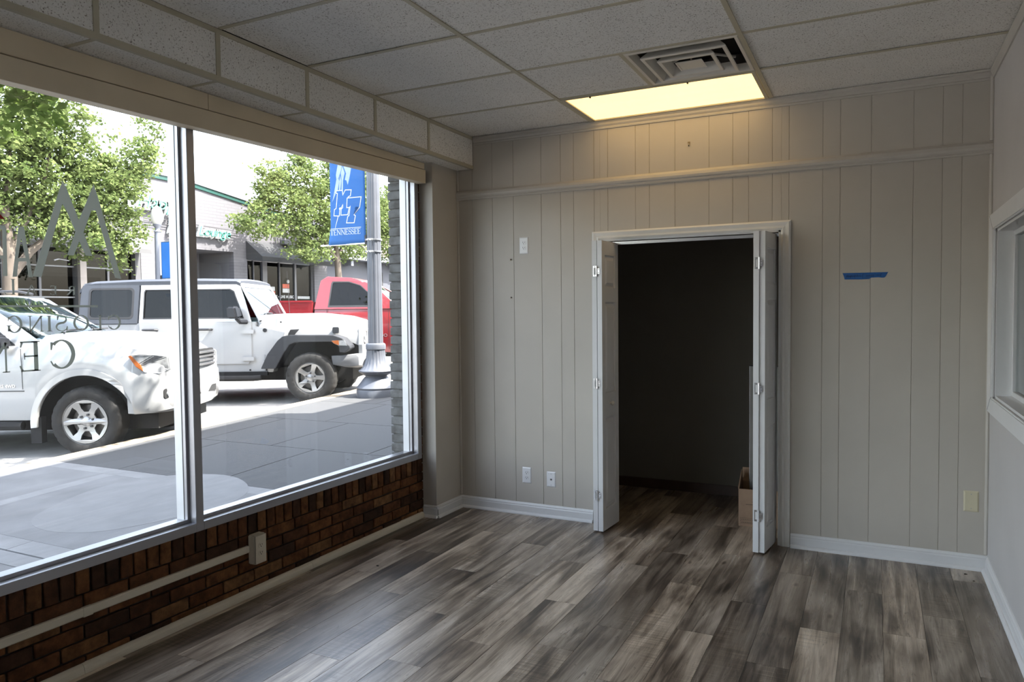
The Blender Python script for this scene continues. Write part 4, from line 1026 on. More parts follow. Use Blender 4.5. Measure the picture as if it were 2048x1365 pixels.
gr_ = B().plate([(-.60, .66), (.60, .66), (.62, .9), (.60, 1.16), (.52, 1.22), (-.52, 1.22), (-.60, 1.16), (-.62, .9)], [rrect(-.315 + .09 * k - .024, -.315 + .09 * k + .024, .80, 1.12, .022) for k in range(8)], .06, lambda a, c, d: (.80 - d - abs(a) * .06, a, c)).build('grille', M_CARW, jp, bev=.008)
for y in (-.455, .455):
    hl = B().lathe([(.001, .012), (.07, .010), (.085, 0), (.092, -.02)], 24, Matrix.Translation((.78, y, 1.03)) @ Matrix.Rotation(R(90), 4, 'Y')).build('headlight', M_LENS, jp, smooth=40)
    B().lathe([(.092, -.03), (.104, .0), (.100, .012), (.086, .006)], 24, Matrix.Translation((.78, y, 1.03)) @ Matrix.Rotation(R(90), 4, 'Y')).build('headlight_ring', M_CHROME, hl, smooth=40)
fo_ = [(-.77, .55), (-.66, .78), (-.50, .99), (-.42, 1.055), (-.33, 1.075), (.38, 1.07), (.52, 1.02), (.63, .90), (.64, .86), (.55, .79)]
fi_ = [(.47, .80), (.47, .88), (.40, .95), (.34, .965), (-.22, .965), (-.31, .93), (-.40, .80), (-.54, .55)]
rfo = [(x - 3.10, z) for x, z in ((-.70, .62), (-.60, .85), (-.42, 1.04), (.38, 1.06), (.56, .90), (.68, .60))]; rfi = [(x - 3.10, z) for x, z in ((.52, .60), (.44, .84), (.32, .95), (-.34, .95), (-.48, .80), (-.56, .62))]
for s in (-1, 1):
    B().plate(fo_ + fi_, (), .36, lambda a, c, d: (a, s * (.965 - d), c)).build('fender_flare', M_FLARE, jp, bev=.022, seg=3)
    B().plate(rfo + rfi, (), .16, lambda a, c, d: (a, s * (.965 - d), c)).build('fender_flare', M_FLARE, jp, bev=.022, seg=3)
    tl = B().plate([(.355, .985), (.56, .985), (.60, .90), (.46, .905), (.38, .94)], (), .02, lambda a, c, d: (a, s * (.972 - d), c)).build('turn_lamp', M_LENS, jp, bev=.006)
    B().plate([(.352, .980), (.465, .988), (.47, .91), (.40, .935)], (), .012, lambda a, c, d: (a, s * (.978 - d), c)).build('orange_reflector', M_ORANGE, tl, bev=.003)
    # doors
    for nm, low, up, hole in (
        ('front', [(-.935, 1.30), (-.935, .72), (-.99, .615), (-1.90, .615), (-1.935, .65), (-1.935, 1.30)], [(-.95, 1.29), (-1.14, 1.86), (-1.20, 1.895), (-1.935, 1.895), (-1.935, 1.29)], [(-1.07, 1.355), (-1.235, 1.78), (-1.30, 1.815), (-1.88, 1.815), (-1.88, 1.355)]),
        ('rear', [(-1.955, 1.30), (-1.955, .65), (-1.99, .615), (-2.48, .615), (-2.60, .86), (-2.71, .98), (-2.73, 1.30)], [(-1.955, 1.29), (-1.955, 1.895), (-2.72, 1.895), (-2.73, 1.29)], [(-2.01, 1.355), (-2.01, 1.815), (-2.64, 1.815), (-2.66, 1.78), (-2.66, 1.355)])):
        dr = B().plate(low, (), .03, lambda a, c, d: (a, s * (YT + .018 - d), c)).build('door', M_CARW, jp, bev=.010)
        B().plate(up, [hole], .045, side_fn(s, YT + .012, 1.29, .16)).build('door_frame', M_CARW, dr, bev=.006, seg=1)
        B().plate(hole, (), .006, side_fn(s, YT + .012, 1.29, .16, -.015)).build('door_window', M_CGLASS, dr)
        cx = sum(p[0] for p in hole) / len(hole); cz = sum(p[1] for p in hole) / len(hole)
        B().plate([(cx + (p[0] - cx) * 1.02, cz + (p[1] - cz) * 1.03) for p in hole], [[(cx + (p[0] - cx) * .965, cz + (p[1] - cz) * .95) for p in hole]], .005, side_fn(s, YT + .012, 1.29, .16, .002)).build('window_seal', M_DARK, dr)
        hx = -1.80 if nm == 'front' else -2.66
        B().tube([(hx, s * (YT + .02), 1.175), (hx + .03, s * (YT + .055), 1.178), (hx + .20, s * (YT + .055), 1.178), (hx + .235, s * (YT + .02), 1.175)], .019, 8).build('door_handle', M_FLARE, dr, smooth=40)
        for hz in (1.13, .70):
            fx_ = -.92 if nm == 'front' else -1.945
            B().box(fx_ - .165, fx_ + .02, s * (YT + .035) - .012, s * (YT + .035) + .012, hz - .03, hz + .035).build('door_hinge', M_CARW, dr, bev=.006)
    B().plate([(-1.955 + .26, 1.30), (-1.955 + .26 + .03, 1.30), (-1.955 + .26 + .03, 1.85), (-1.955 + .26, 1.85)], (), .03, side_fn(s, YT - .06, 1.29, .16)).build('inner_pillar', M_FLARE, jp)
    mi = B().hexa([(-1.24, s * 1.10, 1.34), (-1.07, s * 1.10, 1.34), (-1.05, s * .90, 1.36), (-1.20, s * .90, 1.36), (-1.25, s * 1.10, 1.54), (-1.11, s * 1.10, 1.54), (-1.09, s * .90, 1.54), (-1.22, s * .90, 1.54)]).build('mirror', M_FLARE, jp, bev=.03, seg=3)
    B().tube([(-1.12, s * .99, 1.35), (-1.08, s * .95, 1.29), (-1.02, s * (YT + .01), 1.29)], .036, 8).build('mirror_arm', M_FLARE, mi, smooth=40)
    # quarter of the hardtop
    ho = rrect(-3.52, -2.84, 1.375, 1.83, .05)
    B().plate([(-2.745, 1.27), (-2.735, 1.93), (-3.60, 1.93), (-3.67, 1.86), (-3.70, 1.27)], [ho], .05, side_fn(s, YT + .012, 1.29, .16)).build('hardtop_side', M_HARD, jp, bev=.012)
    qw = B().plate(ho, (), .006, side_fn(s, YT + .012, 1.29, .16, -.006)).build('quarter_window', M_DGLASS, jp)
    B().plate(rrect(-3.54, -2.82, 1.355, 1.85, .06), [rrect(-3.51, -2.85, 1.385, 1.82, .05)], .006, side_fn(s, YT + .012, 1.29, .16, .003)).build('window_seal', M_DARK, qw)
    B().tube([(-.78, s * .93, .41), (-.9, s * .94, .40), (-2.5, s * .94, .40), (-2.6, s * .92, .41)], .045, 8).build('side_step', M_UNDER, jp, smooth=40)
    B().box(-2.5, -.7, s * YT - .03, s * YT + .03, .44, .50).build('rock_rail', M_UNDER, jp)
    for x in (-.72, -.98, -1.6, -2.2): B().cyl((x, s * YT, .525), (x, s * (YT + .010), .525), .014, n=8).build('rail_bolt', M_UNDER, jp)
    for x in (-.80, -.50): B().cyl((x, s * (.755 if x > -.6 else .80), 1.305 - (.02 if x > -.6 else 0)), (x, s * (.765 if x > -.6 else .845), 1.30 - (.02 if x > -.6 else 0)), .014, n=8).build('cowl_bolt', M_DARK, jp)
    B().cyl((-.735, s * YT, 1.155), (-.735, s * (YT + .012), 1.155), .032, n=14).build('fuel_cap', M_DARK, jp)
    vt = B().plate([(-.38, 1.09), (-.34, 1.16), (-.20, 1.165), (-.26, 1.10), (-.36, .93)], (), .02, lambda a, c, d: (a, s * (.80 - d), c)).build('fender_vent', M_UNDER, jp, bev=.004)
wf = lambda a, c, d: (-.84 - (c - 1.29) * .52 + d * .4, a * (1 - (c - 1.29) * .10), c)
B().plate([(-.80, 1.27), (.80, 1.27), (.79, 1.86), (.74, 1.925), (-.74, 1.925), (-.79, 1.86)], [rrect(-.70, .70, 1.345, 1.845, .05)], .06, wf).build('windscreen_frame', M_CARW, jp, bev=.015)
B().plate(rrect(-.70, .70, 1.345, 1.845, .05), (), .006, lambda a, c, d: wf(a, c, d + .025)).build('windscreen', M_WSCREEN, jp)
for y0 in (-.48, .10):
    B().tube([(-.84, y0, 1.395), (-.88, y0 + .2, 1.43), (-.895, y0 + .52, 1.425)], .011, 6).build('wiper', M_DARK, jp)
B().tube([(-.80, .72, 1.40), (-.82, .73, 1.75), (-.84, .735, 2.18)], [.006, .004, .0025], 6).build('aerial', M_DARK, jp)
rs = []
for x, dz in ((-1.14, -.02), (-1.20, .01), (-1.9, .025), (-2.8, .02), (-3.45, -.005), (-3.64, -.04), (-3.70, -.12)):
    rs.append([(x, -.745, 1.885 + min(dz, 0)), (x, -.745, 1.93 + dz), (x, -.70, 1.965 + dz), (x, -.3, 1.985 + dz), (x, .3, 1.985 + dz), (x, .70, 1.965 + dz), (x, .745, 1.93 + dz), (x, .745, 1.885 + min(dz, 0))])
rfj = B().loft(rs, False, True).build('hardtop_roof', M_HARD, jp, smooth=40)
B().plate([(-.72, 1.30), (.72, 1.30), (.68, 1.90), (-.68, 1.90)], (), .03, lambda a, c, d: (-3.70 + d + (c - 1.3) * .06, a, c)).build('rear_glass', M_DGLASS, jp)
B().box(-3.66, -3.5, -.7, .7, .45, .62).build('rear_bumper', M_BUMP, jp, bev=.02)
wheel(jp, -3.86, 0.0, 1, .40, .25, .215, 5, 5, 'five').rotation_euler = (0, 0, R(90))
jp.children[-1].location = (-3.84, .1, .98)
bs_ = []
for y, x, z0, z1 in ((-.86, .52, .60, .74), (-.80, .74, .55, .75), (-.62, .86, .53, .76), (0, .90, .54, .76), (.62, .86, .53, .76), (.80, .74, .55, .75), (.86, .52, .60, .74)):
    bs_.append([(x - .18, y, z0), (x, y, z0 + .03), (x, y, z1 - .04), (x - .04, y, z1), (x - .2, y, z1)])
bp = B().loft(bs_, True, True).build('front_bumper', M_BUMP, jp, smooth=40)
for y in (-.68, .68): B().lathe([(.001, .01), (.045, .008), (.06, -.005), (.062, -.02)], 16, Matrix.Translation((.86, y, .645)) @ Matrix.Rotation(R(90), 4, 'Y')).build('fog_lamp', M_UNDER, bp)
for y in (-.35, .35): B().tube([(.88, y - .05, .70), (.97, y - .03, .70), (.97, y + .03, .70), (.88, y + .05, .70)], .016, 6).build('tow_hook', M_UNDER, bp)
B().box(-3.5, .6, -.6, .6, .34, .55).build('chassis', M_UNDER, jp)
text_b('Jeep', .105, .002, lambda a, c, d: (-.66 + a, -YT - .022 - d, .70 + c), bold=.002).build('badge', mat('badge_grey', (0.25, 0.26, 0.275), .4, .5), jp)
text_b('WRANGLER', .036, .001, lambda a, c, d: (-.655 + a, -YT - .021 - d, .655 + c), bold=.001).build('badge', M_FLARE, jp)
text_b('UNLIMITED', .026, .001, lambda a, c, d: (-.64 + a, -YT - .021 - d, .622 + c)).build('badge', M_FLARE, jp)
for x, s in ((0, -1), (0, 1), (-3.10, -1), (-3.10, 1)): wheel(jp, x, s * .83, s, .40, .245, .244, 5, 5, 'five')
seats(jp, (-1.75, -2.65), .38, .95)

# ---------------------------------------------------------------- white SUV
su = car_root('suv', (-6.20, .27, -.055), .95, 'white sport utility vehicle parked nearest the window behind the lettering', 'car', R(28))
W_ = [(-3.95, .86), (-3.7, .93), (-2, .955), (.3, .955), (.55, .945), (.70, .91), (.82, .83), (.90, .68), (.945, .45)]
BT = [(-3.95, 1.10), (-3.4, 1.22), (-.9, 1.26), (-.5, 1.24), (0, 1.20), (.45, 1.13), (.75, 1.03), (.90, .95), (.945, .90)]
TT = [(-3.95, 1.15), (-3.6, 1.28), (-.75, 1.30), (-.55, 1.40), (-.1, 1.41), (.3, 1.375), (.62, 1.285), (.80, 1.19), (.90, 1.10), (.945, 1.02)]
ZT_ = [(-3.95, .52), (-3.7, .45), (-.6, .42), (.5, .47), (.7, .48), (.945, .52)]
AR = [(0, .535, .40), (-2.80, .52, .40)]
bo = shell(su, M_CARW, 'body', -3.95, .945, W_, BT, TT, ZT_, AR, (.5, .6, .7, .76, .82, .86, .90, .925))
for ax in (0, -2.80):
    for s in (-1, 1):
        B().plate(circ(ax, .40, .60, 26, 22, 186) + circ(ax, .40, .53, 26, 186, 22), (), .06, lambda a, c, d: (a, s * (.972 - d - .35 * max(0, a - .35)), c)).build('wheel_arch', M_CARW, su, bev=.016, seg=2)
        B().box(ax - .62, ax - .50, s * .88 - .05, s * .88 + .05, .16, .46).build('mud_flap', M_UNDER, su)
B().box(-3.7, .72, -.72, .72, .28, .92).build('underbody', M_UNDER, su)
OUT = [(-.44, 1.25), (-1.16, 1.72), (-1.42, 1.83), (-1.9, 1.865), (-3.1, 1.83), (-3.62, 1.74), (-3.86, 1.24)]
HO = [[(-.80, 1.285), (-1.18, 1.575), (-1.36, 1.70), (-1.80, 1.755), (-1.80, 1.285)], [(-1.90, 1.285), (-1.90, 1.76), (-2.66, 1.755), (-2.74, 1.70), (-2.78, 1.285)], [(-2.92, 1.30), (-2.88, 1.70), (-3.45, 1.66), (-3.58, 1.36)]]
greenhouse(su, M_CARW, .90, 1.24, .30, OUT, HO, ((-.46, 1.31), (-1.40, 1.815)), ((-3.86, 1.26), (-3.6, 1.74)), .035, .05, [M_CGLASS, M_DGLASS, M_DGLASS])
for s in (-1, 1):
    m_ = B().hexa([(-.98, s * 1.12, 1.23), (-.80, s * 1.12, 1.23), (-.78, s * .92, 1.25), (-.92, s * .92, 1.25), (-.98, s * 1.12, 1.42), (-.84, s * 1.12, 1.40), (-.82, s * .92, 1.38), (-.92, s * .92, 1.40)]).build('mirror', M_DARK, su, bev=.03, seg=3)
    for x0, x1 in ((-.68, -1.80), (-1.83, -2.72)):
        B().plate([(x0, .78), (x0 - .01, 1.24), (x0 - .004, 1.24), (x0 + .006, .78)], (), .004, lambda a, c, d: (a, s * (.958 - d), c)).build('door_seam', M_FLARE, su)
    B().plate([(-.66, .755), (-2.5, .755), (-2.5, .765), (-.66, .765)], (), .004, lambda a, c, d: (a, s * (.9615 - d), c)).build('door_seam', M_FLARE, su)
    B().tube([(-1.62, s * .955, 1.10), (-1.58, s * .99, 1.105), (-1.42, s * .99, 1.105), (-1.38, s * .955, 1.10)], .016, 6).build('door_handle', M_CARW, su, smooth=40)
    B().tube([(-.72, s * .905, .36), (-2.1, s * .905, .36)], .05, 8).build('running_board', M_UNDER, su)
    # headlight wraps the corner
    hlp = [(.50, 1.145), (.62, 1.155), (.76, 1.145), (.86, 1.125), (.87, .965), (.80, .925), (.66, .945), (.57, 1.02)]
    def hf(a, c, d, e=.008): 
        w_ = interp(W_, a) * .995 + e
        return (a + d * .0 + e * .5, s * (w_ - d), c)
    hl = B().plate(hlp, (), .05, hf).build('headlight', M_LENS, su, bev=.01)
    B().plate([(.495, 1.140), (.525, 1.145), (.620, 1.035), (.645, .965), (.575, 1.02)], (), .03, lambda a, c, d: hf(a, c, d, .013)).build('orange_reflector', M_ORANGE, hl, bev=.003)
    fg = B().plate(rrect(-.085, .085, -.065, .05, .03), (), .06, lambda a, c, d: (.845 - .35 * a * 1.0 - d + .02, s * (.735 + a), .70 + c)).build('fog_recess', M_UNDER, su, bev=.006)
    B().lathe([(.001, .0), (.045, -.004), (.05, -.02)], 18, Matrix.Translation((.868, s * .735, .69)) @ Matrix.Rotation(R(90), 4, 'Y')).build('fog_lamp', M_LENS, fg, smooth=40)
    B().tube([(-1.5, s * .64, 1.90), (-1.7, s * .64, 1.94), (-3.2, s * .62, 1.93), (-3.4, s * .62, 1.87)], .018, 6).build('roof_rail', M_FLARE, su)
bsec = []
for y, x in ((-.90, .60), (-.84, .78), (-.70, .90), (-.40, .965), (0, .985), (.40, .965), (.70, .90), (.84, .78), (.90, .60)):
    bsec.append([(x - .14, y, .48), (x - .06, y, .475), (x, y, .56), (x + .015, y, .74), (x, y, .88), (x - .06, y, .93), (x - .16, y, .93)])
B().loft(bsec, True, True).build('front_bumper', M_CARW, su, smooth=40)
B().box(.86, .985, -.40, .40, .60, .72).build('bumper_intake', M_UNDER, su, bev=.02)
gl_ = B().plate([(-.46, .95), (.46, .95), (.52, 1.12), (.46, 1.17), (-.46, 1.17), (-.52, 1.12)], (), .05, lambda a, c, d: (.955 - d - .12 * a * a, a, c)).build('grille', M_UNDER, su, bev=.008)
for k in range(4): B().loft([[(.975 - .12 * y * y, y, .965 + k * .05), (.975 - .12 * y * y, y, .990 + k * .05), (.945 - .12 * y * y, y, .990 + k * .05), (.945 - .12 * y * y, y, .965 + k * .05)] for y in (-.46, -.25, 0, .25, .46)], True, True).build('grille_bar', M_CHROME, gl_)
for y0 in (-.60, -.02): B().tube([(-.40, y0, 1.405), (-.52, y0 + .25, 1.43), (-.50, y0 + .6, 1.44)], .012, 6).build('wiper', M_DARK, su)
text_b('SR5 4WD', .05, .003, lambda a, c, d: (-.86 + a, -.9565 - d, .80 + c), bold=.001).build('badge', M_CHROME, su)
for x, s in ((0, -1), (0, 1), (-2.80, -1), (-2.80, 1)): wheel(su, x, s * .825, s, .40, .25, .260, 6, 6, 'six')
seats(su, (-1.75, -2.65), .36, .92)

# ---------------------------------------------------------------- red pickup
tk = car_root('pickup_truck', (-6.20, 7.5, .32), 1.0, 'red regular-cab pickup truck parked behind the lamp post', 'truck')
Wk = [(-4.6, .96), (-2.4, .985), (.2, .985), (.5, .97), (.66, .90), (.76, .70)]
Bk = [(-4.6, 1.42), (-2.36, 1.42), (-2.35, 1.32), (-.9, 1.32), (-.3, 1.26), (.3, 1.20), (.6, 1.14), (.76, 1.05)]
Tk = [(-4.6, 1.43), (-2.36, 1.43), (-2.35, 1.34), (-.9, 1.35), (-.7, 1.38), (.1, 1.35), (.5, 1.27), (.68, 1.18), (.76, 1.10)]
Zk = [(-4.6, .58), (-2.4, .50), (-.8, .44), (.3, .50), (.76, .52)]
# cab and front
shell(tk, M_CARR, 'cab_body', -2.33, .76, Wk, Bk, Tk, Zk, [(-.12, .52, .40)], (.5, .6, .68, .72))
OUTk = [(-.62, 1.32), (-1.02, 1.70), (-1.30, 1.86), (-1.60, 1.955), (-2.10, 1.985), (-2.23, 1.90), (-2.34, 1.32)]
HOk = [[(-1.03, 1.375), (-1.20, 1.60), (-1.42, 1.80), (-1.66, 1.875), (-1.98, 1.875), (-2.00, 1.84), (-2.05, 1.375)]]
greenhouse(tk, M_CARR, .965, 1.32, .26, OUTk, HOk, ((-.62, 1.36), (-1.34, 1.86)), ((-2.34, 1.36), (-2.18, 1.93)), .045, .05, [M_CGLASS])
for s in (-1, 1):
    # bed side with rail
    B().plate([(-2.37, .50), (-2.37, 1.45), (-4.55, 1.45), (-4.55, .55), (-4.05, .55)] + circ(-3.55, .40, .50, 16, 20, 160) + [(-3.0, .50)], (), .07, lambda a, c, d: (a, s * (.985 - d), c)).build('bed_side', M_CARR, tk, bev=.02, seg=3)
    B().box(-4.55, -2.37, s * .95 - .05, s * .95 + .05, 1.45, 1.50).build('bed_rail', M_CARR, tk, bev=.015)
    mi = B().box(-1.15, -1.02, s * 1.12 - .09, s * 1.12 + .09, 1.36, 1.56).build('mirror', M_FLARE, tk, bev=.04, seg=3)
    B().tube([(-1.05, s * 1.05, 1.42), (-.98, s * .96, 1.38)], .03, 6).build('mirror_arm', M_FLARE, mi)
    for x in (-.83, -2.07): B().plate([(x, .50), (x, 1.33), (x - .008, 1.33), (x - .008, .50)], (), .004, lambda a, c, d: (a, s * (.990 - d), c)).build('door_seam', M_UNDER, tk)
    B().plate([(-.84, .70), (-2.06, .70), (-2.06, .725), (-.84, .725)], (), .012, lambda a, c, d: (a, s * (.992 - d), c)).build('side_moulding', M_CARR, tk)
    B().box(-1.98, -1.80, s * .99 - .01, s * .99 + .01, 1.18, 1.24).build('door_handle', M_CARR, tk, bev=.005)
    B().box(.55, .72, s * .84 - .06, s * .84 + .06, 1.0, 1.12).build('headlight', M_LENS, tk, bev=.02)
B().box(-4.52, -2.40, -.90, .90, .72, .78).build('bed_floor', M_CARR, tk)
B().box(-2.42, -2.37, -.94, .94, .6, 1.47).build('bed_front', M_CARR, tk); B().box(-4.60, -4.54, -.94, .94, .6, 1.45).build('tailgate', M_CARR, tk)
B().box(-4.4, .6, -.72, .72, .34, .90).build('chassis', M_UNDER, tk)
B().box(.62, .90, -.92, .92, .52, .72).build('front_bumper', M_CHROME, tk, bev=.04)
B().box(.70, .78, -.6, .6, .78, 1.06).build('grille', M_UNDER, tk)
text_b('SILVERADO', .092, .003, lambda a, c, d: (-1.10 + a, -.992 - d, .755 + c), bold=.001).build('badge', M_CHROME, tk)
for x, s in ((-.12, -1), (-.12, 1), (-3.55, -1), (-3.55, 1)): wheel(tk, x, s * .86, s, .40, .26, .22, 5, 6, 'five')
seats(tk, (-1.80,), .40, .98)

# ---------------------------------------------------------------- cars across the street
def sedan(loc, rz, label, m, tall=0.0):
    o = tag(empty('parked_car', loc, rz), label, 'car', 'parked cars across the street')
    Ws = [(-3.7, .78), (-3.4, .87), (-2, .90), (.3, .90), (.6, .84), (.82, .6)]
    Bs = [(-3.7, .85), (-3.3, .95 + tall * .4), (-.6, .92 + tall * .4), (.3, .86 + tall * .3), (.82, .70 + tall * .2)]
    Ts = [(-3.7, .92), (-3.2, 1.02 + tall * .4), (-.7, .98 + tall * .4), (-.4, 1.0 + tall * .4), (.4, .92 + tall * .3), (.82, .76 + tall * .2)]
    shell(o, m, 'body', -3.7, .82, Ws, Bs, Ts, [(-3.7, .35), (.82, .3)], [(0, .38, .32), (-2.7, .38, .32)])
    z = .93 + tall * .4; t = 1.45 + tall
    greenhouse(o, m, .86, z, .34, [(-.35, z), (-1.15, t - .05), (-1.45, t), (-2.3, t), (-3.0, t - .12), (-3.4, z)], [[(-.80, z + .05), (-1.22, t - .12), (-1.72, t - .08), (-1.72, z + .05)], [(-1.82, z + .05), (-1.82, t - .08), (-2.45, t - .09), (-2.95, z + .06)]], ((-.36, z + .06), (-1.25, t - .02)), ((-3.38, z + .06), (-2.75, t - .04)), .02, .04)
    B().box(-3.4, .6, -.66, .66, .22, .7).build('underbody', M_UNDER, o)
    for x, s in ((0, -1), (0, 1), (-2.7, -1), (-2.7, 1)): wheel(o, x, s * .78, s, .32, .2, .19, 5, 5, 'five')
    return o
sedan((-17.6, 8.2, zr(8.2)), R(62), 'grey-blue parked car half hidden between the white vehicles', M_CARG, .25)
sedan((-17.2, 27.5, zr(27.5)), R(62), 'dark parked car across the street seen through the pickup window', M_CARB, .25)
sedan((-24.5, 33.0, zr(33.0) + .13), R(-80), 'silver car far behind the pickup windscreen', mat('silver_car_paint', (0.225, 0.235, 0.25), .25, .4, coat=.6), .1)
# ================================================================ BUILDINGS ACROSS THE STREET
XF = -24.0
def far_brick(name, col):
    m, nt, p = nmat(name); p.inputs['Roughness'].default_value = .85
    br = nt.nodes.new('ShaderNodeTexBrick'); tc = nt.nodes.new('ShaderNodeTexCoord'); sp = nt.nodes.new('ShaderNodeSeparateXYZ'); cb = nt.nodes.new('ShaderNodeCombineXYZ')
    nt.links.new(tc.outputs['Object'], sp.inputs[0]); nt.links.new(sp.outputs['Y'], cb.inputs[0]); nt.links.new(sp.outputs['Z'], cb.inputs[1]); nt.links.new(cb.outputs[0], br.inputs['Vector'])
    br.inputs['Scale'].default_value = 1.0; br.inputs['Brick Width'].default_value = .42; br.inputs['Row Height'].default_value = .135; br.inputs['Mortar Size'].default_value = .012
    br.inputs['Color1'].default_value = (*col, 1); br.inputs['Color2'].default_value = (*[c * .93 for c in col], 1); br.inputs['Mortar'].default_value = (*[c * .72 for c in col], 1)
    nt.links.new(br.outputs['Color'], p.inputs['Base Color']); bumpn(nt, p, br.outputs['Fac'], -.4, .01); return m
M_GB = far_brick('far_grey_brick', (.100, .098, .108))
M_GREEN = mat('green_trim', (.004, .042, .034), .5); M_FLASH = mat('roof_flashing', (0.135, 0.1395, 0.1575), .5, .3)
M_SHOP = glass('dark_shop_glass', (.05, .058, .062), .3, 1.5); M_SHOPB = mat('dark_shop_interior', (0.01575, 0.0153, 0.0162), .8, var=.4, vs_=2)
M_AWN = mat('charcoal_awning', (0.0225, 0.02385, 0.027), .8, var=.1); M_MUL = mat('dark_mullion', (0.09, 0.09, 0.099), .5, .3)
gb = tag(empty('gabled_building', (XF, 19.9, zr(19.9) + .13)), 'light grey painted brick building with sloping roofline and script sign across the street', 'building')
G0 = (XF, 19.9, zr(19.9) + .13)
def gy(y): return y - G0[1]
def gz(z): return z - G0[2]
prof = [(14.45, -.3), (14.45, 7.22), (16.5, 7.17), (19.4, 6.80), (25.35, 6.0), (25.35, -.3)]
op = [(16.3, .2), (16.3, 4.36), (19.11, 4.38), (19.11, .2)]
st = [(19.90, .3), (19.90, 4.08), (24.38, 4.12), (24.38, .3)]
B().plate([(gy(y), gz(z)) for y, z in prof], [[(gy(y), gz(z)) for y, z in op], [(gy(y), gz(z)) for y, z in st]], .3, lambda a, c, d: (-d, a, c)).build('wall', M_GB, gb)
for (y0, z0), (y1, z1) in zip(prof[1:4], prof[2:5]):
    B().hexa([(-.3, gy(y0), gz(z0)), (.10, gy(y0), gz(z0)), (.10, gy(y1), gz(z1)), (-.3, gy(y1), gz(z1)), (-.3, gy(y0), gz(z0) + .13), (.10, gy(y0), gz(z0) + .13), (.10, gy(y1), gz(z1) + .13), (-.3, gy(y1), gz(z1) + .13)]).build('roof_flashing', M_FLASH, gb)
    B().hexa([(.0, gy(y0), gz(z0) - .16), (.06, gy(y0), gz(z0) - .16), (.06, gy(y1), gz(z1) - .16), (.0, gy(y1), gz(z1) - .16), (.0, gy(y0), gz(z0)), (.06, gy(y0), gz(z0)), (.06, gy(y1), gz(z1)), (.0, gy(y1), gz(z1))]).build('green_fascia', M_GREEN, gb)
B().box(-12, -2.4, gy(14.5), gy(25.3), -1.2, 4.6).build('building_body', M_SHOPB, gb)
# recessed bay
b = B(); b.box(-2.3, -.3, gy(16.2), gy(16.3), -1, gz(4.38)); b.box(-2.3, -.3, gy(19.11), gy(19.2), -1, gz(4.4)); b.box(-2.3, -2.2, gy(16.2), gy(19.2), -1, gz(4.4)); b.box(-2.3, -.3, gy(16.2), gy(19.2), gz(4.38), gz(4.45))
b.build('recess_walls', mat('recess_paint', (0.108, 0.108, 0.117), .8), gb)
B().box(-2.18, -2.14, gy(16.4), gy(17.7), -1, gz(2.7)).build('recess_door', M_SHOPB, gb)
# storefront
B().box(-.75, -.70, gy(19.9), gy(24.38), -1, gz(4.1)).build('shop_interior', M_SHOPB, gb)
ys = [19.95, 20.90, 21.25, 22.06, 23.14, 24.33]
for i in range(5):
    if i == 1: B().box(-.22, -.1, gy(20.93), gy(21.22), -1, gz(4.06)).build('shop_column', M_MUL, gb); continue
    B().box(-.20, -.19, gy(ys[i] + .04), gy(ys[i + 1] - .04), -1, gz(4.05)).build('shop_pane', M_SHOP, gb)
for y, w_ in ((19.95, .06), (20.4, .04), (22.06, .05), (23.14, .12), (24.33, .08)): B().box(-.25, -.12, gy(y - w_ / 2), gy(y + w_ / 2), -1, gz(4.08)).build('shop_mullion', M_MUL, gb)
aw = B(); aw.hexa([(0, gy(19.84), gz(4.10)), (1.0, gy(19.84), gz(3.98)), (1.0, gy(24.75), gz(3.98)), (0, gy(24.75), gz(4.10)), (0, gy(19.84), gz(4.95)), (.98, gy(19.84), gz(4.20)), (.98, gy(24.75), gz(4.20)), (0, gy(24.75), gz(4.95))]); aw.build('awning', M_AWN, gb)
B().box(.02, .3, gy(22.0), gy(22.5), gz(4.95), gz(5.15)).build('awning_box', M_FLASH, gb)
# signs
M_MINT = mat('mint_sign_face', (0.072, 0.324, 0.234), .5); M_SIGNW = mat('white_sign_back', (0.36, 0.369, 0.36), .5)
def script(body, size, y, z, al='LEFT'):
    f = lambda x0: (lambda a, c, d: (x0 + d, gy(y) + a, gz(z) + c))
    o = text_b(body, size, .05, f(.12), al, .28, size * .11).build('sign_backing', M_SIGNW, gb)
    text_b(body, size, .03, f(.19), al, .28, -size * .012).build('sign_letters', M_MINT, o)
script("Happy's", .80, 14.20, 5.80); script('S', .70, 15.62, 4.88); script('Lounge', .58, 17.05, 4.95)
for k in range(3): B().tube([(.15, gy(14.5), gz(5.48 - .09 * k)), (.12, gy(15.5), gz(5.42 - .10 * k)), (.12, gy(19.3), gz(5.30 - .11 * k))], .014, 5).build('wall_cable', M_DARK, gb)
M_ORS = mat('orange_sign', (0.3375, 0.045, 0.009), .6); M_WS = mat('white_sign', (0.315, 0.315, 0.315), .6)
for y, z, w_, h_ in ((22.52, 2.95, .46, .20), (21.62, 2.62, .34, .12)): B().box(-.185, -.18, gy(y - w_ / 2), gy(y + w_ / 2), gz(z - h_ / 2), gz(z + h_ / 2)).build('window_sign', M_ORS, gb)
for y, z, w_, h_ in ((22.52, 2.73, .46, .20), (21.62, 2.80, .30, .20)): B().box(-.185, -.18, gy(y - w_ / 2), gy(y + w_ / 2), gz(z - h_ / 2), gz(z + h_ / 2)).build('window_sign', M_WS, gb)
B().cyl((-.185, gy(22.68), gz(3.18)), (-.18, gy(22.68), gz(3.18)), .09, n=14).build('window_sticker', M_WS, gb)
for y, t_x in ((22.52, '• LIVE MUSIC'), (21.55, 'LOUNGE')):
    text_b(t_x, .19, .002, lambda a, c, d: (-.18 + d, gy(y) + a, gz(2.36) + c), bold=.006).build('window_lettering', M_WS, gb)
b = B()
for k in range(10): b.box(-.18, -.178, gy(23.33 + .088 * k), gy(23.40 + .088 * k), gz(2.34), gz(2.47))
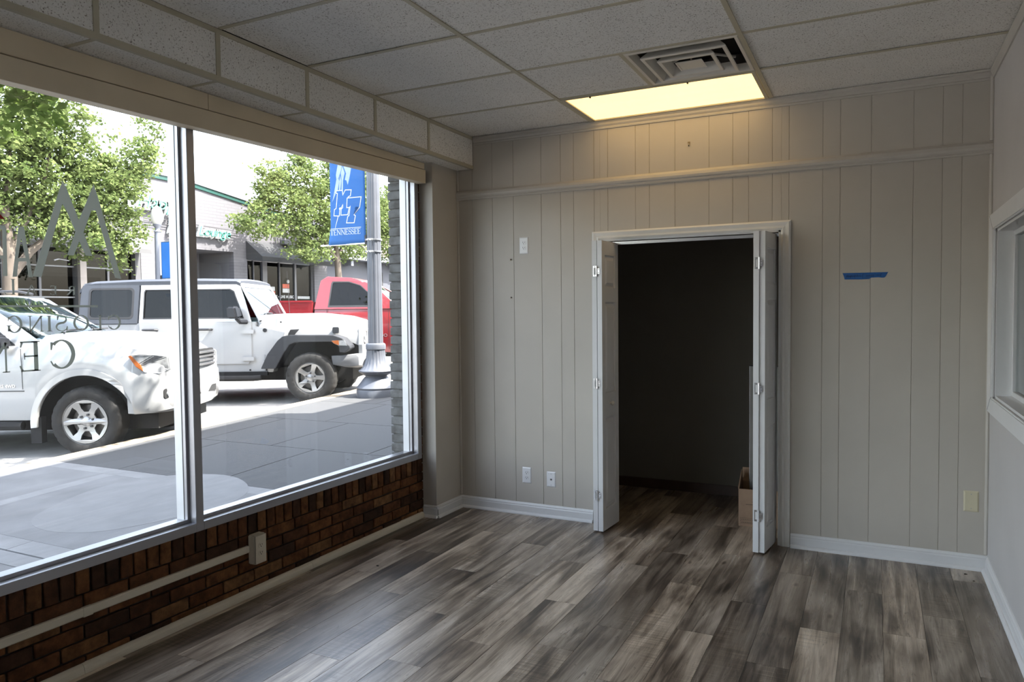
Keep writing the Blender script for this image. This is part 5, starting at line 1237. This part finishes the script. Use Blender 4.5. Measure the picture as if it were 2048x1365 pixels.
b.build('window_lettering', M_WS, gb)

lbd = tag(empty('shop_building', (XF, 5.0, zr(5.0) + .13)), 'low dark-windowed shop building behind the left tree across the street', 'building')
def ly(y): return y - 5.0
lz0 = zr(5.0) + .13
def lz(z): return z - lz0
M_LB = mat('grey_stucco', (0.063, 0.063, 0.0675), .85, var=.06)
B().plate([(ly(-8), lz(-.6)), (ly(-8), lz(5.6)), (ly(14.43), lz(5.6)), (ly(14.43), lz(.2))], [[(ly(y0), lz(.9)), (ly(y0), lz(4.0)), (ly(y1), lz(4.0)), (ly(y1), lz(.9))] for y0, y1 in ((-6, 2.0), (2.4, 7.9), (8.2, 11.85), (12.15, 14.2))], .3, lambda a, c, d: (-d, a, c)).build('wall', M_LB, lbd)
B().box(-8, -.9, ly(-8), ly(14.43), -1.5, lz(5.5)).build('building_body', M_SHOPB, lbd)
for y0, y1 in ((-6, 2.0), (2.4, 7.9), (8.2, 11.85), (12.15, 14.2)):
    n = max(2, round((y1 - y0) / 1.3))
    for i in range(n):
        B().box(-.22, -.21, ly(y0 + (y1 - y0) * i / n + .03), ly(y0 + (y1 - y0) * (i + 1) / n - .03), lz(.9), lz(4.0)).build('shop_pane', M_SHOP, lbd)
        B().box(-.25, -.15, ly(y0 + (y1 - y0) * i / n - .04), ly(y0 + (y1 - y0) * i / n + .04), lz(.9), lz(4.0)).build('shop_mullion', M_MUL, lbd)
    for z in (2.25, 2.5, 3.35): B().box(-.20, -.14, ly(y0), ly(y1), lz(z - .025), lz(z + .025)).build('shop_rail', mat('rail_grey', (0.1485, 0.153, 0.162), .5), lbd)
B().box(-.1, .16, ly(11.88), ly(12.12), -1.5, lz(4.0)).build('shop_column', mat('pale_column', (0.225, 0.2025, 0.189), .7), lbd)
M_AWN2 = mat('grey_awning', (0.054, 0.054, 0.05625), .8, var=.05)
B().hexa([(0, ly(9.5), lz(4.05)), (.7, ly(9.5), lz(3.95)), (.7, ly(14.40), lz(3.95)), (0, ly(14.40), lz(4.05)), (0, ly(9.5), lz(4.85)), (.68, ly(9.5), lz(4.12)), (.68, ly(14.40), lz(4.12)), (0, ly(14.40), lz(4.85))]).build('awning', M_AWN2, lbd)

rb = tag(empty('eaved_building', (-30, 36, zr(30))), 'dark blue-grey building with bracketed eaves and brown roof far right', 'building')
M_RB = mat('blue_grey_stucco', (0.0585, 0.06075, 0.072), .85, var=.08, vs_=1)
z0 = zr(30)
B().box(-.4, 0, 25.4 - 36, 52 - 36, -1.5, 5.15 - z0).build('wall', M_RB, rb)
B().box(-1.0, .9, 25.4 - 36, 52 - 36, 5.15 - z0, 5.45 - z0).build('eave', M_FLASH, rb)
B().box(-.4, .05, 25.4 - 36, 36.2 - 36, 5.45 - z0, 5.95 - z0).build('parapet', mat('pale_parapet', (0.225, 0.225, 0.234), .8), rb)
B().hexa([(-8, 36.2 - 36, 5.45 - z0), (.9, 36.2 - 36, 5.45 - z0), (.9, 52 - 36, 5.45 - z0), (-8, 52 - 36, 5.45 - z0), (-8, 37 - 36, 8.6 - z0), (-3.5, 37 - 36, 8.6 - z0), (-3.5, 52 - 36, 8.6 - z0), (-8, 52 - 36, 8.6 - z0)]).build('roof', mat('brown_shingle', (0.099, 0.0765, 0.0675), .9, var=.2, vs_=4), rb)
for k in range(9): B().box(.0, .7, 26.2 - 36 + 2.6 * k, 26.45 - 36 + 2.6 * k, 4.75 - z0, 5.15 - z0).build('eave_bracket', M_FLASH, rb)
B().box(.01, .05, 38.2 - 36, 38.35 - 36, -1, 4.5 - z0).build('downpipe', M_SHOPB, rb)
ps = tag(empty('parking_sign', (-21.0, 29.6, zr(29.6) + .13)), 'small white sign on a post beyond the pickup windscreen', 'sign')
B().cyl((0, 0, 0), (0, 0, 2.2), .03, n=8).build('post', M_CHROME, ps)
B().box(.03, .04, -.17, .17, 1.85, 2.35).build('plate', M_WS, ps); B().box(.04, .042, -.10, .10, 1.95, 2.15).build('emblem', mat('sign_blue', (.1, .2, .5), .5), ps)

# ================================================================ TREES
def leaf_mat(name, lo, hi, tr):
    m, nt, p = nmat(name); nt.nodes.remove(p); out = nt.nodes['Material Output']
    n = noise(nt, coords(nt), 1.7, 5, .8)
    c = ramp(nt, n, ((.32, lo), (.68, hi)))
    d = nt.nodes.new('ShaderNodeBsdfDiffuse'); t = nt.nodes.new('ShaderNodeBsdfTranslucent'); mx = nt.nodes.new('ShaderNodeMixShader'); mx.inputs[0].default_value = tr
    nt.links.new(c, d.inputs[0]); nt.links.new(c, t.inputs[0]); nt.links.new(d.outputs[0], mx.inputs[1]); nt.links.new(t.outputs[0], mx.inputs[2]); nt.links.new(mx.outputs[0], out.inputs[0]); return m
M_LEAF = leaf_mat('street_tree_leaves', (.050, .082, .026), (.185, .225, .085), .42)
M_LEAFN = leaf_mat('near_tree_leaves', (.04, .08, .014), (.15, .20, .05), .45)
M_BARK = mat('bark', (0.0765, 0.06075, 0.04725), .9, var=.3, vs_=6, bump=.5, bs=14, stretch=(1, 1, .3))
def tree(name, label, basep, trunk, branches, blobs, nclump, per, size, spread, m, seed):
    """coordinates of trunk, branches and blobs are world positions"""
    rg = random.Random(seed); bx_, by_, bz_ = basep
    o = tag(empty(name, basep), label, 'tree')
    L = lambda p: (p[0] - bx_, p[1] - by_, p[2] - bz_)
    B().tube([L(p) for p, _ in trunk], [r for _, r in trunk], 10).build('trunk', M_BARK, o, smooth=50)
    for br in branches: B().tube([L(p) for p, _ in br], [r for _, r in br], 7).build('branch', M_BARK, o, smooth=50)
    v, f = [], []
    vol = [b_[1][0] * b_[1][1] * b_[1][2] for b_ in blobs]; tot = sum(vol)
    for (cx, cy, cz), (rx, ry, rz) in blobs:
        k = max(3, int(nclump * rx * ry * rz / tot))
        for _ in range(k):
            while True:
                a, b_, c = rg.uniform(-1, 1), rg.uniform(-1, 1), rg.uniform(-1, 1); q2 = a * a + b_ * b_ + c * c
                if .12 < q2 < 1: break
            px, py, pz = cx + a * rx, cy + b_ * ry, cz + c * rz
            sp = spread * rg.uniform(.6, 1.3)
            for _ in range(per):
                x, y, z = rg.gauss(px, sp), rg.gauss(py, sp), rg.gauss(pz, sp * .55)
                s = size * rg.uniform(.6, 1.25)
                n = Vector((rg.gauss(0, .6), rg.gauss(0, .6), rg.gauss(.7, .5))).normalized(); t = n.orthogonal().normalized()
                t = (Matrix.Rotation(rg.uniform(0, 6.28), 3, n) @ t); u = n.cross(t)
                p0 = Vector((x - bx_, y - by_, z - bz_)); i = len(v)
                v += [p0, p0 + t * s * .55 + u * s * .45 + n * s * .06, p0 + t * s * 1.05 + n * s * -.08, p0 + t * s * .55 - u * s * .45 + n * s * .06]
                f.append((i, i + 1, i + 2, i + 3))
    me = bpy.data.meshes.new('foliage'); me.from_pydata([tuple(p) for p in v], [], f); me.materials.append(m)
    fo = inst('foliage', me, o); fo['kind'] = 'stuff'
    return o
X_ = -21.2
def bl_(lst, rx=.95, x=X_): return [((x, y, z), (min(rx, max(ry, .6)), ry, rz)) for y, z, ry, rz in lst]
tree('street_tree', 'tall leafy street tree on the left with forked trunk across the street', (X_, 8.0, .42),
     [((X_, 7.99, 0.36), .26), ((X_, 7.94, 1.81), .22), ((X_, 7.99, 3.05), .20), ((X_, 7.89, 4.70), .13), ((X_, 8.09, 6.55), .07)],
     [[((X_, 7.99, 2.74), .14), ((X_ + .1, 8.51, 3.51), .12), ((X_ + .2, 9.33, 4.28), .09), ((X_ + .2, 10.67, 5.31), .06), ((X_ + .1, 12.32, 6.76), .04), ((X_ + .1, 13.15, 8.10), .02)], [((X_, 7.99, 3.46), .10), ((X_, 9.02, 5.52), .07), ((X_, 9.43, 7.38), .03)], [((X_, 7.89, 3.25), .10), ((X_, 6.55, 5.11), .06), ((X_, 5.72, 6.55), .03)]],
     bl_([(7.37, 6.76, 2.4, 2.0), (9.23, 7.48, 1.5, 1.4), (9.74, 5.62, 1.9, 1.5), (11.08, 5.93, 1.3, 1.3), (12.22, 7.07, .8, .9), (12.89, 7.99, .45, .8), (11.60, 4.59, .8, .7), (10.47, 4.03, 1.3, .6), (6.34, 5.00, 1.7, 1.2), (8.71, 4.49, 1.1, .8), (11.70, 3.46, .5, .4)]), 760, 52, .125, .20, M_LEAF, 3)
tree('street_tree', 'broad leafy street tree standing behind the blue banner across the street', (X_, 22.88, 1.09),
     [((X_, 22.89, 0.98), .20), ((X_, 22.94, 2.63), .17), ((X_, 22.84, 3.97), .15), ((X_, 22.73, 4.90), .11), ((X_, 22.53, 6.76), .06)],
     [[((X_, 22.84, 4.08), .10), ((X_, 21.70, 5.11), .07), ((X_, 19.95, 6.14), .04), ((X_, 18.92, 6.76), .02)], [((X_, 22.84, 4.39), .10), ((X_, 24.07, 5.52), .07), ((X_, 25.52, 6.45), .03)], [((X_, 22.73, 5.00), .08), ((X_, 21.39, 6.76), .05), ((X_, 20.47, 8.20), .02)]],
     bl_([(20.36, 7.69, 1.1, 1.1), (19.13, 6.45, 1.4, 1.1), (17.99, 5.42, 1.1, .7), (20.98, 5.73, 1.6, 1.2), (23.04, 6.55, 1.7, 1.7), (25.21, 6.34, 1.5, 1.7), (23.46, 8.10, 1.5, .9), (26.34, 5.31, 1.1, 1.1), (20.78, 4.44, 1.3, .45), (23.56, 4.59, 1.1, .5), (18.40, 7.17, .6, 1.1), (27.27, 6.96, 1.0, 1.4)]), 760, 52, .125, .20, M_LEAF, 5)
tree('near_tree', 'near street tree whose leafy twigs hang in at top left of window', (-4.75, -2.1, zs(-2.1)),
     [((-4.75, -2.1, zs(-2.1) - .05), .13), ((-4.7, -2.1, 1.6), .11), ((-4.7, -2.0, 3.2), .09), ((-4.6, -1.6, 4.8), .05)],
     [[((-4.7, -2.0, 3.0), .04), ((-4.6, -1.6, 3.5), .025), ((-4.5, -1.1, 3.6), .012)], [((-4.7, -2.0, 3.4), .05), ((-4.6, -.9, 4.5), .035), ((-4.5, .6, 5.0), .015)], [((-4.7, -2.0, 3.3), .05), ((-5.3, -1.6, 4.4), .03), ((-5.6, -.8, 5.0), .015)]],
     [((-4.6, -1.20, 3.50), (.45, .50, .35)), ((-4.6, -1.55, 3.15), (.5, .40, .40)), ((-4.5, -1.6, 4.7), (1.3, 1.2, .8)), ((-4.2, -.2, 4.8), (1.4, 1.2, .6)), ((-4.1, 1.0, 4.8), (1.2, 1.0, .5)), ((-4.4, -.6, 5.9), (1.3, 1.4, .6)), ((-4.8, -2.8, 4.6), (1.2, 1.0, .8))], 560, 26, .085, .14, M_LEAFN, 9)
